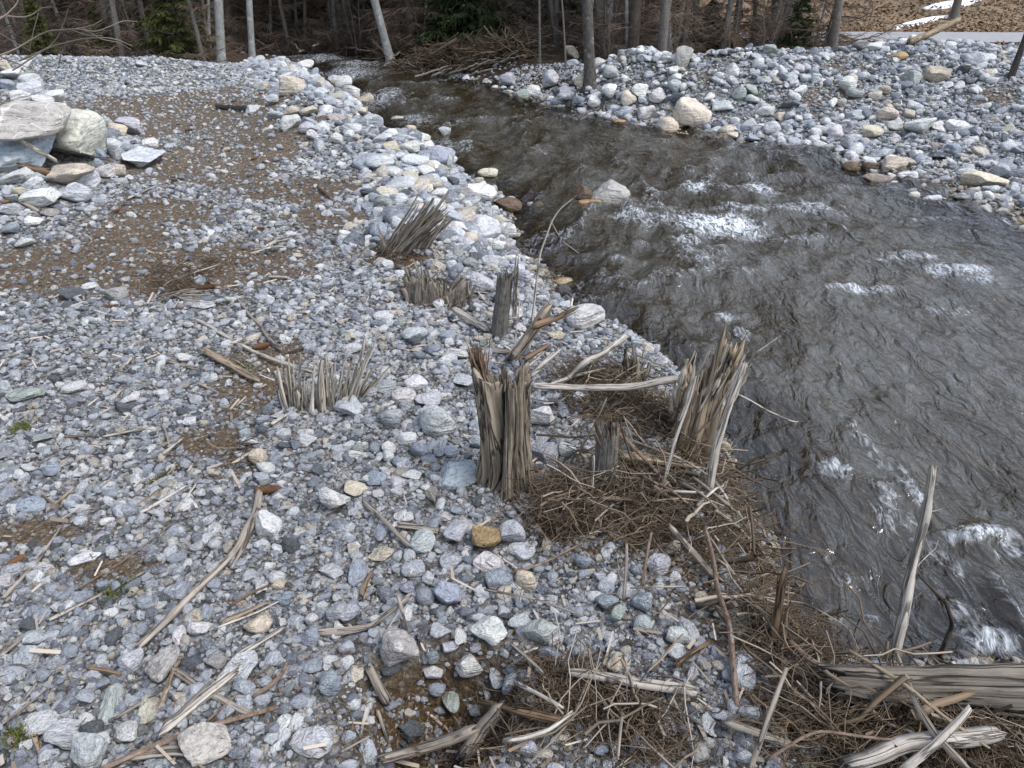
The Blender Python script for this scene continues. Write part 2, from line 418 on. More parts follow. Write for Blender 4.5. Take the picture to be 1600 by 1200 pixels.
class MB:
    def __init__(s):
        s.v, s.q, s.t, s.uv, s.tone, s.n = [], [], [], [], [], 0
    def add(s, v, q=None, t=None, uv=None, tone=None):
        v = np.asarray(v, float).reshape(-1, 3)
        s.v.append(v)
        if q is not None and len(q): s.q.append(np.asarray(q).reshape(-1, 4) + s.n)
        if t is not None and len(t): s.t.append(np.asarray(t).reshape(-1, 3) + s.n)
        s.uv.append(np.zeros((len(v), 2)) if uv is None else np.asarray(uv, float).reshape(-1, 2))
        s.tone.append(np.full(len(v), .5) if tone is None else np.broadcast_to(np.asarray(tone, float), (len(v),)) if np.ndim(tone) == 0 else np.asarray(tone, float))
        s.n += len(v)
    def tubes(s, paths, radii, sides=5, flat=1.0, tone=None, cap=False, roll=None):
        """paths (N,K,3), radii (N,K)"""
        p = np.asarray(paths, float)
        if p.ndim == 2: p = p[None]
        N, K, _ = p.shape
        r = np.broadcast_to(np.asarray(radii, float), (N, K))
        t = np.gradient(p, axis=1)
        t /= np.linalg.norm(t, axis=2, keepdims=True) + 1e-9
        tm = t.mean(1)
        ref = np.where((np.abs(tm[:, 2:3]) < .8), np.array([[0, 0, 1.]]), np.array([[1., 0, 0]]))
        ref = np.repeat(ref[:, None], K, 1)
        a = np.cross(t, ref); a /= np.linalg.norm(a, axis=2, keepdims=True) + 1e-9
        b = np.cross(t, a)
        ang = np.linspace(0, 2 * np.pi, sides, endpoint=False)
        rl = np.zeros(N) if roll is None else roll
        ca, sa = np.cos(ang[None] )[:, None], np.sin(ang[None])[:, None]
        cr, sr = np.cos(rl)[:, None, None], np.sin(rl)[:, None, None]
        A = a * cr + b * sr; B = -a * sr + b * cr
        v = p[:, :, None] + r[:, :, None, None] * (A[:, :, None] * ca[..., None] + flat * B[:, :, None] * sa[..., None])
        L = np.concatenate([np.zeros((N, 1)), np.cumsum(np.linalg.norm(np.diff(p, axis=1), axis=2), 1)], 1)
        uvu = np.broadcast_to(np.abs(ang - np.pi)[None, None], (N, K, sides)) * np.maximum(r.mean(1), 1e-4)[:, None, None]
        uvv = np.broadcast_to(L[:, :, None], (N, K, sides))
        if N > 1:
            uvu = uvu + rng.random((N, 1, 1)) * 3
        idx = np.arange(N * K * sides).reshape(N, K, sides)
        i2 = np.roll(idx, -1, axis=2)
        q = np.stack([idx[:, :-1], i2[:, :-1], i2[:, 1:], idx[:, 1:]], -1).reshape(-1, 4)
        tn = .5 if tone is None else tone
        tn = np.broadcast_to(np.asarray(tn, float).reshape(-1, 1, 1) if np.ndim(tn) else tn, (N, K, sides)).reshape(-1)
        base = s.n
        s.add(v, q, None, np.stack([uvu, uvv], -1), tn)
        if cap:
            for e, fl in ((0, 1), (-1, 0)):
                ring = idx[:, e]
                cc = p[:, e] + (t[:, e] * r[:, e][:, None] * (-.12 if fl else .12))
                ci = np.arange(N)
                tr = np.stack([ring, np.roll(ring, -1, 1), np.broadcast_to((ci + (s.n - base))[:, None], ring.shape)], -1).reshape(-1, 3)
                if fl: tr = tr[:, ::-1]
                s.t.append(tr + base)
                s.v.append(cc); s.uv.append(np.stack([np.zeros(N), L[:, e]], -1)); s.tone.append(np.full(N, .7)); s.n += N
    def build(s, name, material, parent=None, smooth=True, origin=None):
        v = np.concatenate(s.v)
        if origin is not None: v = v - np.asarray(origin)
        me = bpy.data.meshes.new(name)
        q = np.concatenate(s.q) if s.q else np.zeros((0, 4), int)
        t = np.concatenate(s.t) if s.t else np.zeros((0, 3), int)
        lv = np.concatenate([q.reshape(-1), t.reshape(-1)]).astype(np.int32)
        starts = np.concatenate([np.arange(len(q)) * 4, len(q) * 4 + np.arange(len(t)) * 3]).astype(np.int32)
        me.vertices.add(len(v)); me.vertices.foreach_set('co', v.astype(np.float32).ravel())
        me.loops.add(len(lv)); me.loops.foreach_set('vertex_index', lv)
        me.polygons.add(len(starts)); me.polygons.foreach_set('loop_start', starts)
        me.update(calc_edges=True)
        me.validate()
        uvl = me.uv_layers.new(name='UVMap')
        li = np.empty(len(me.loops), np.int32); me.loops.foreach_get('vertex_index', li)
        uvl.data.foreach_set('uv', np.concatenate(s.uv)[li].astype(np.float32).ravel())
        at = me.attributes.new('tone', 'FLOAT', 'POINT')
        at.data.foreach_set('value', np.concatenate(s.tone).astype(np.float32))
        me.polygons.foreach_set('use_smooth', np.full(len(me.polygons), smooth))
        me.materials.append(material)
        o = bpy.data.objects.new(name, me)
        COL.objects.link(o)
        if parent is not None: o.parent = parent
        if origin is not None: o.location = tuple(origin)
        return o

def empty(name, loc, rz=0.0):
    o = bpy.data.objects.new(name, None)
    o.empty_display_size = 0.1
    COL.objects.link(o)
    o.location = tuple(loc); o.rotation_euler = (0, 0, rz)
    return o

def resample(pts, k):
    pts = np.asarray(pts, float)
    L = np.concatenate([[0], np.cumsum(np.linalg.norm(np.diff(pts, axis=0), axis=1))])
    s = np.linspace(0, L[-1], k)
    # Catmull-Rom through the points, by arc length
    out = np.stack([np.interp(s, L, pts[:, c]) for c in range(3)], 1)
    if len(pts) > 2:
        for _ in range(max(1, k // 12)):
            out[1:-1] = .25 * out[:-2] + .5 * out[1:-1] + .25 * out[2:]
    return out

def grid_axis(fine_lo, fine_hi, step, lo, hi, growth=1.07):
    a = list(np.arange(fine_lo, fine_hi, step))
    s, x = step, a[-1]
    while x < hi:
        s *= growth; x += s; a.append(x)
    s, x, pre = step, a[0], []
    while x > lo:
        s *= growth; x -= s; pre.append(x)
    return np.array(pre[::-1] + a)

# ---------------------------------------------------------------- the ground
gx = grid_axis(-3.0, 3.2, 0.035, -420, 420, 1.045)
gy = grid_axis(0.7, 5.0, 0.035, -60, 800, 1.03)
GX, GY = np.meshgrid(gx, gy)
GZ = height(GX.ravel(), GY.ravel())
m_, n_, l_, b_ = mat('ground_soil_and_grit')
at1 = n_.new('ShaderNodeAttribute'); at1.attribute_name = 'soil'
at2 = n_.new('ShaderNodeAttribute'); at2.attribute_name = 'litter'
at3 = n_.new('ShaderNodeAttribute'); at3.attribute_name = 'damp'
geo = n_.new('ShaderNodeNewGeometry')
pos = geo.outputs['Position']
nf = noise_n(n_, l_, pos, 70, 6, .7); nm = noise_n(n_, l_, pos, 9, 5, .65); nl = noise_n(n_, l_, pos, 1.3, 4, .6)
vo = n_.new('ShaderNodeTexVoronoi'); vo.inputs['Scale'].default_value = 95; l_.new(pos, vo.inputs['Vector'])
grit = mixc(n_, l_, ramp(n_, l_, nf, [(.3, 0.0), (.7, 1.0)]), (.055, .053, .05), (.17, .168, .168))
sepc = n_.new('ShaderNodeSeparateColor'); l_.new(vo.outputs['Color'], sepc.inputs[0])
grit = mixc(n_, l_, ramp(n_, l_, sepc.outputs[0], [(.0, .9), (.55, .0)]), grit, mixc(n_, l_, sepc.outputs[1], (.08, .085, .095), (.30, .30, .30)))
vo2 = n_.new('ShaderNodeTexVoronoi'); vo2.inputs['Scale'].default_value = 30; l_.new(pos, vo2.inputs['Vector'])
sep2 = n_.new('ShaderNodeSeparateColor'); l_.new(vo2.outputs['Color'], sep2.inputs[0])
grit = mixc(n_, l_, ramp(n_, l_, sep2.outputs[0], [(.35, .0), (.5, .85)]), grit, mixc(n_, l_, sep2.outputs[1], (.10, .105, .115), (.38, .38, .375)))
grit = mixc(n_, l_, ramp(n_, l_, vo2.outputs['Distance'], [(.45, .0), (.75, .8)]), grit, (.03, .026, .022))
soilc = mixc(n_, l_, ramp(n_, l_, nf, [(.32, 0.0), (.68, 1.0)]), (.048, .033, .020), (.178, .125, .074))
soilc = mixc(n_, l_, ramp(n_, l_, nm, [(.45, 0.0), (.7, .6)]), soilc, (.10, .083, .062))
soilc = mixc(n_, l_, ramp(n_, l_, sepc.outputs[2], [(.84, .0), (.9, .7)]), soilc, (.27, .27, .27))
litc = mixc(n_, l_, ramp(n_, l_, nf, [(.35, 0.0), (.66, 1.0)]), (.09, .06, .038), (.36, .265, .175))
litc = mixc(n_, l_, ramp(n_, l_, nl, [(.4, 0.0), (.7, .7)]), litc, (.22, .165, .115))
forest = mixc(n_, l_, ramp(n_, l_, nm, [(.35, 0.0), (.66, 1.0)]), (.025, .019, .014), (.085, .062, .042))
c = mixc(n_, l_, at1.outputs['Fac'], grit, soilc)
c = mixc(n_, l_, ramp(n_, l_, at2.outputs['Fac'], [(.0, .0), (.5, 1.0)]), c, forest)
c = mixc(n_, l_, ramp(n_, l_, at2.outputs['Fac'], [(.5, .0), (1.0, 1.0)]), c, litc)
c = mixc(n_, l_, at3.outputs['Fac'], c, mixc(n_, l_, 1.0, c, (.46, .38, .28), 'MULTIPLY'))
l_.new(c, b_.inputs['Base Color'])
b_.inputs['Roughness'].default_value = .92
b_.inputs['Specular IOR Level'].default_value = .15
hh = math_(n_, l_, 'ADD', nf, math_(n_, l_, 'MULTIPLY', vo.outputs['Distance'], -.8))
hh = math_(n_, l_, 'ADD', hh, math_(n_, l_, 'MULTIPLY', vo2.outputs['Distance'], -1.6))
l_.new(bump(n_, l_, hh, .9, .012), b_.inputs['Normal'])
M['ground'] = m_
mb = MB()
ny, nx = GX.shape
ii = np.arange(ny * nx).reshape(ny, nx)
mb.add(np.stack([GX.ravel(), GY.ravel(), GZ], 1), np.stack([ii[:-1, :-1], ii[:-1, 1:], ii[1:, 1:], ii[1:, :-1]], -1))
g_ob = mb.build('ground', M['ground'])
g_ob['kind'] = 'structure'
fx, fy = GX.ravel(), GY.ravel()
soil, dark, chute = masks(fx, fy)
dl, dr, il, ir = shore(fx, fy)
crest_y = np.interp(fx, CX, CY)
beyond = ir & (fy > crest_y + 1.2)
k_right = sstep((fx - 1.5) / 3.5)
lit = np.where(beyond, sstep((fy - crest_y - 1.2) / 1.5) * (.5 + .5 * k_right), 0)
lit = np.where(ir & (fx < 1.2), np.maximum(lit, .5 * sstep(dr / .3)), lit)
lit = np.where(il, .5 * np.maximum(sstep((fy - 15.4) / 1.0), sstep((-fx - 12.5) / 1.5)), lit)
damp = np.where(~il & ~ir, 1.0, sstep((WL + .10 - GZ) / .06))
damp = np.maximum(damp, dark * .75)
for nm_, arr in (('soil', np.maximum(np.maximum(soil, chute * .9), dark)), ('litter', lit), ('damp', damp)):
    a_ = g_ob.data.attributes.new(nm_, 'FLOAT', 'POINT')
    a_.data.foreach_set('value', arr.astype(np.float32))

# ---------------------------------------------------------------- the river
m_, n_, l_, b_ = mat('river_water')
n_.remove(b_)
out = n_['Material Output']
geo = n_.new('ShaderNodeNewGeometry'); pos = geo.outputs['Position']
mp = n_.new('ShaderNodeMapping'); mp.inputs['Rotation'].default_value = (0, 0, math.radians(-14)); mp.inputs['Scale'].default_value = (1.0, .42, 1)
l_.new(pos, mp.inputs[0])
w1 = noise_n(n_, l_, mp.outputs[0], 10, 3, .5, .9)
w2 = noise_n(n_, l_, mp.outputs[0], 45, 3, .55, .3)
wv = math_(n_, l_, 'ADD', w1, math_(n_, l_, 'MULTIPLY', w2, .10))
nrm = bump(n_, l_, wv, 1.0, .058)
fr = n_.new('ShaderNodeFresnel'); fr.inputs['IOR'].default_value = 1.68; l_.new(nrm, fr.inputs['Normal'])
tr = n_.new('ShaderNodeBsdfTransparent')
tint = noise_n(n_, l_, pos, 1.1, 3, .5)
l_.new(mixc(n_, l_, ramp(n_, l_, tint, [(.35, 0.0), (.65, 1.0)]), (.42, .35, .23), (.68, .56, .34)), tr.inputs['Color'])
gl = n_.new('ShaderNodeBsdfGlossy'); gl.inputs['Roughness'].default_value = .085; l_.new(nrm, gl.inputs['Normal'])
silt = noise_n(n_, l_, mp.outputs[0], 2.2, 4, .6, .8)
df = n_.new('ShaderNodeBsdfDiffuse'); l_.new(mixc(n_, l_, ramp(n_, l_, silt, [(.40, 0.0), (.60, 1.0)]), (.058, .044, .022), (.135, .128, .108)), df.inputs['Color']); l_.new(nrm, df.inputs['Normal'])
mx0 = n_.new('ShaderNodeMixShader'); da = n_.new('ShaderNodeAttribute'); da.attribute_name = 'depth'; l_.new(ramp(n_, l_, da.outputs['Fac'], [(.02, .02), (.28, .44)]), mx0.inputs[0]); l_.new(tr.outputs[0], mx0.inputs[1]); l_.new(df.outputs[0], mx0.inputs[2])
mx = n_.new('ShaderNodeMixShader'); l_.new(fr.outputs[0], mx.inputs[0]); l_.new(mx0.outputs[0], mx.inputs[1]); l_.new(gl.outputs[0], mx.inputs[2])
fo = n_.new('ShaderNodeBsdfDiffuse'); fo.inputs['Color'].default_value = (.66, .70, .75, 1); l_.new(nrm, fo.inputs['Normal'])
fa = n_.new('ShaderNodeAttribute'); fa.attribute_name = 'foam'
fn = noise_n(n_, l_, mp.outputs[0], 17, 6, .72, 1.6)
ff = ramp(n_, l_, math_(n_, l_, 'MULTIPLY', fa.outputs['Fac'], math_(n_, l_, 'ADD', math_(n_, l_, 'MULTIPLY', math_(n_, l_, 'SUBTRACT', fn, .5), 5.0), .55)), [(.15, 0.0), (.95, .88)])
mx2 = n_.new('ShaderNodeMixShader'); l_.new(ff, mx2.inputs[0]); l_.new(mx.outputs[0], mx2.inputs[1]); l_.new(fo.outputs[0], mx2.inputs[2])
l_.new(mx2.outputs[0], out.inputs[0])
M['water'] = m_
wx = np.arange(-9, 8.5, .032)
wy, y_ = [], 0.0
while y_ < 26:
    wy.append(y_); y_ += max(.026, .0058 * y_)
wy = np.array(wy)
WX, WY = np.meshgrid(wx, wy)
x_, y_ = WX.ravel(), WY.ravel()
FOAM_GLINT = [(1350, 700, 14, 60, .42), (1420, 765, 14, 50, .45), (1480, 885, 16, 45, .42), (1250, 330, 80, 8, .5), (1150, 332, 60, 8, .55), (1015, 352, 50, 10, .55), (1420, 408, 60, 8, .5), (1530, 442, 40, 8, .55), (1560, 925, 16, 50, .4), (1300, 890, 12, 40, .4), (1250, 375, 50, 8, .45), (540, 120, 50, 14, .62), (600, 155, 34, 18, .55), (500, 96, 50, 5, .7), (470, 90, 40, 3, .6), (650, 190, 40, 12, .42), (560, 104, 40, 5, .6), (1120, 358, 68, 19, 1.25), (1085, 297, 24, 9, .8), (1185, 303, 36, 9, .8), (985, 345, 36, 10, .7), (1072, 384, 22, 9, .85), (1495, 428, 55, 11, .75), (1345, 455, 60, 8, .7),  # streaks at the far bend paint bright sky reflection; the rest is foam
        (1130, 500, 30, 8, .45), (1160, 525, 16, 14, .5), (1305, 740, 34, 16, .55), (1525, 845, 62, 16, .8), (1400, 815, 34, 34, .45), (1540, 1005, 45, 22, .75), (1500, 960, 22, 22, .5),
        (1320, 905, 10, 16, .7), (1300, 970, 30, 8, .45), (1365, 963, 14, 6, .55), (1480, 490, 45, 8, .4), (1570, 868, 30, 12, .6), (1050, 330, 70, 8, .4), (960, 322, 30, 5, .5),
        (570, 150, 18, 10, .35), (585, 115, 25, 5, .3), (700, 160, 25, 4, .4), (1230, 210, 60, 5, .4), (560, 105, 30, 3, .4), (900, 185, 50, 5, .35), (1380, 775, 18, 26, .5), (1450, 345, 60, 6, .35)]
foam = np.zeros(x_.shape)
for u, v, ru, rv, s_ in FOAM_GLINT:
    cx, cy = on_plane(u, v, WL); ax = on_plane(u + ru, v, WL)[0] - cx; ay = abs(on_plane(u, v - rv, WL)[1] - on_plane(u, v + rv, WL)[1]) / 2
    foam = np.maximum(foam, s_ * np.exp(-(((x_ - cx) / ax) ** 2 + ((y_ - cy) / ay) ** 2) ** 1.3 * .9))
ca, sa = math.cos(math.radians(14)), math.sin(math.radians(14))
fs, ft = (x_ * ca - y_ * sa), (x_ * sa + y_ * ca)
def ridged(s, t, k, seed):
    return 1 - np.abs(noise2(s * k, t * k, seed)) * 2
wa = (1 + .6 * noise2(fs * .7, ft * .45, 61)) * (1 + .9 * sstep((y_ - 5) / 5))
wz = WL + .022 * noise2(fs * 1.1, ft * .8, 51) + wa * (.030 * ridged(fs * 2.1 + .5 * noise2(fs * 1.3, ft, 62), ft * 1.1, 1.0, 52) + .021 * ridged(fs * 4.6 + .8 * noise2(fs, ft, 60), ft * 2.0, 1.0, 53) + .008 * noise2(fs * 10, ft * 5, 54))
foam = np.maximum(foam, (.34 + .2 * noise2(fs * .5, ft * .3, 66)) * sstep((wz - WL - .040) / .05) * sstep((y_ - 1.5) / 2))  # high wave crests whitened: highlights painted in, along with whitecaps
turb = np.clip(foam * 1.4, 0, 1)
wz += turb * (.012 + .030 * ridged(fs * 9, ft * 8, 1, 55))
calm = sstep(np.minimum(-dist_poly(x_, y_, LS) * np.where(inside(x_, y_, LPOLY), 1, -1), 9) / .35)
wz = WL + (wz - WL) * (.35 + .65 * calm)
dl, dr, il, ir = shore(x_, y_)
keep = ((dl < .55) & (dr < .55)).reshape(WX.shape)
ii = np.arange(x_.size).reshape(WX.shape)
kq = keep[:-1, :-1] & keep[:-1, 1:] & keep[1:, 1:] & keep[1:, :-1]
q = np.stack([ii[:-1, :-1], ii[:-1, 1:], ii[1:, 1:], ii[1:, :-1]], -1)[kq]
used = np.unique(q); remap = np.full(x_.size, -1); remap[used] = np.arange(len(used))
mb = MB()
mb.add(np.stack([x_, y_, wz], 1)[used], remap[q])
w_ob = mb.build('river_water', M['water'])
w_ob['kind'] = 'structure'
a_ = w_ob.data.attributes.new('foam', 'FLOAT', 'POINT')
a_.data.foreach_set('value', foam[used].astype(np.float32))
a_ = w_ob.data.attributes.new('depth', 'FLOAT', 'POINT')
a_.data.foreach_set('value', np.clip(WL - height(x_[used], y_[used]), 0, 1).astype(np.float32))

# ---------------------------------------------------------------- road and snow beyond the far bank
m_, n_, l_, b_ = mat('grey_road')
geo = n_.new('ShaderNodeNewGeometry')
nz = noise_n(n_, l_, geo.outputs['Position'], 5, 5, .6)
l_.new(mixc(n_, l_, nz, (.17, .17, .175), (.33, .33, .335)), b_.inputs['Base Color'])
b_.inputs['Roughness'].default_value = .9
M['road'] = m_
mb = MB()
rx = np.arange(2.5, 60, .5); ry = np.linspace(0, 3.0, 7)
RX, RY = np.meshgrid(rx, ry)
RYY = 21.6 + RY - .03 * RX
mb.add(np.stack([RX.ravel(), RYY.ravel(), height(RX.ravel(), RYY.ravel()) + .05], 1),
       (lambda i: np.stack([i[:-1, :-1], i[:-1, 1:], i[1:, 1:], i[1:, :-1]], -1))(np.arange(RX.size).reshape(RX.shape)))
tag(mb.build('road', M['road']), kind='structure')

m_, n_, l_, b_ = mat('old_snow')
b_.inputs['Base Color'].default_value = (.78, .79, .82, 1); b_.inputs['Roughness'].default_value = .7
M['snow'] = m_
def snow(u, v, ru, rv, tilt, label):
    mb = MB()
    rings, seg = 7, 40
    V, base = [], []
    for r in range(rings + 1):
        for s in range(seg):
            th = s / seg * 2 * math.pi
            rr = r / rings * (1 + .25 * noise2(math.cos(th) * 2.2 + u, math.sin(th) * 2.2, 5))
            p = P(u + ru * rr * math.cos(th), max(v + rv * rr * math.sin(th) - tilt * ru * rr * math.cos(th), -30))
            p[2] += .10 * (1 - (r / rings) ** 2) - (.03 if r == rings else 0)
            V.append(p)
    i = np.arange((rings + 1) * seg).reshape(rings + 1, seg)
    i2 = np.roll(i, -1, 1)
    V = np.array(V)
    mb.add(V, np.stack([i[:-1], i[1:], i2[1:], i2[:-1]], -1))
    tag(mb.build('snow_patch', M['snow'], origin=V[0]), label, 'snow')
snow(1485, 8, 48, 6, .12, 'white old snow patch highest on the brown slope beyond the road')
snow(1435, 36, 56, 4, .22, 'long thin strip of old snow just above the grey road')
#PART2
# ---------------------------------------------------------------- stones
def ico(sub):
    bm = bmesh.new(); bmesh.ops.create_icosphere(bm, subdivisions=sub, radius=1.0)
    v = np.array([q.co[:] for q in bm.verts]); f = np.array([[q.index for q in p.verts] for p in bm.faces])
    bm.free()
    return v, f
ICO = {k: ico(k) for k in (2, 3, 4)}
def rock_shape(seed, sub, angular=.6):
    """a broken and water-worn stone, filling a box of about 1 x 1 x 1"""
    r = np.random.default_rng(seed)
    v, f = ICO[sub]
    v = np.sign(v) * np.abs(v) ** (1 - .25 * angular)
    block = angular > .72
    for _ in range(int(r.integers(6, 9) if block else r.integers(7, 14))):
        nn = r.normal(size=3); nn /= np.linalg.norm(nn)
        d = r.uniform(.42, .82) if block else r.uniform(.55, .92) - .12 * angular
        e = v @ nn - d
        v = v - np.where(e > 0, e, 0)[:, None] * nn * min(1, .72 + .32 * angular)
    n_ = v / (np.linalg.norm(v, axis=1, keepdims=True) + 1e-9)
    o = r.uniform(0, 50, 3)
    am = .06 + .04 * r.random()
    d = am * noise3(*(v * 1.7 + o).T, seed=2) + am * .45 * noise3(*(v * 4.5 + o).T, seed=4)
    if sub == 4:
        d = d + .022 * noise3(*(v * 11 + o).T, seed=6) + .03 * (np.abs(noise3(*(v * 2.6 + o).T, seed=8)) < .07)*-1
    v = v + n_ * d[:, None]
    lo, hi = v.min(0), v.max(0)
    return (v - (lo + hi) / 2) / (hi - lo), f
def rock_mesh(name, seed, sub, material, angular=.6):
    v, f = rock_shape(seed, sub, angular)
    me = bpy.data.meshes.new(name)
    me.vertices.add(len(v)); me.vertices.foreach_set('co', v.astype(np.float32).ravel())
    me.loops.add(f.size); me.loops.foreach_set('vertex_index', f.ravel().astype(np.int32))
    me.polygons.add(len(f)); me.polygons.foreach_set('loop_start', (np.arange(len(f)) * 3).astype(np.int32))
    me.update(calc_edges=True)
    me.polygons.foreach_set('use_smooth', np.ones(len(f), bool))
    me.materials.append(material)
    return me

COLS = {'w': ((.70, .69, .66), 'white'), 'l': ((.52, .53, .54), 'pale grey'), 'b': ((.35, .38, .425), 'blue grey'), 'd': ((.125, .135, .145), 'dark grey'),
        't': ((.58, .51, .40), 'tan'), 'g': ((.42, .45, .41), 'greenish grey'), 'p': ((.385, .36, .335), 'pinkish'), 'o': ((.43, .30, .15), 'orange brown'),
        'k': ((.48, .455, .41), 'warm grey'),
        'y': ((.15, .105, .07), 'dark wet brown')}
LAND = [(790, 670, 'the tall cleft stump'), (1095, 600, 'the splintered stump at the water'), (942, 705, 'the dark bark stump'), (510, 595, 'the grey fan of splinters'),
        (625, 345, 'the leaning sheaf of splinters'), (690, 435, 'the low broken stump'), (785, 475, 'the slim upright snag'), (300, 930, 'the long forked driftwood branch'),
        (300, 1150, 'the red-brown branch'), (985, 1065, 'the pale peeled log'), (690, 1150, 'the bent split log'), (1140, 960, 'the dark slanting stick'), (417, 768, 'the big spruce cone'),
        (590, 965, 'the forked driftwood piece'), (60, 215, 'the overhanging boulder slab'), (940, 305, 'the boulders in the rapids'), (470, 150, 'the boulder ridge'),
        (920, 75, 'the mottled trunk on the far bank'), (1300, 60, 'the bare trunk by the road'), (1460, 50, 'the leaning log by the road'), (1083, 178, 'the big tan boulder at the far waterline'),
        (1540, 280, 'the flat tan boulder on the far shore'), (1580, 90, 'the thin dark trunk on the far bank'), (640, 845, 'the slanting grey stick and plank'), (1255, 1120, 'the twig mat by the log'),
        (220, 690, 'the white wood shards'), (60, 480, 'the brown needle patch'), (855, 345, 'the thin bent whip'), (1350, 190, 'the bouldery middle of the far bank'), (430, 580, 'the curved bare stick')]
def near_land(u, v):
    return min(LAND, key=lambda q: math.hypot(q[0] - u, (q[1] - v) * 1.25))[2]

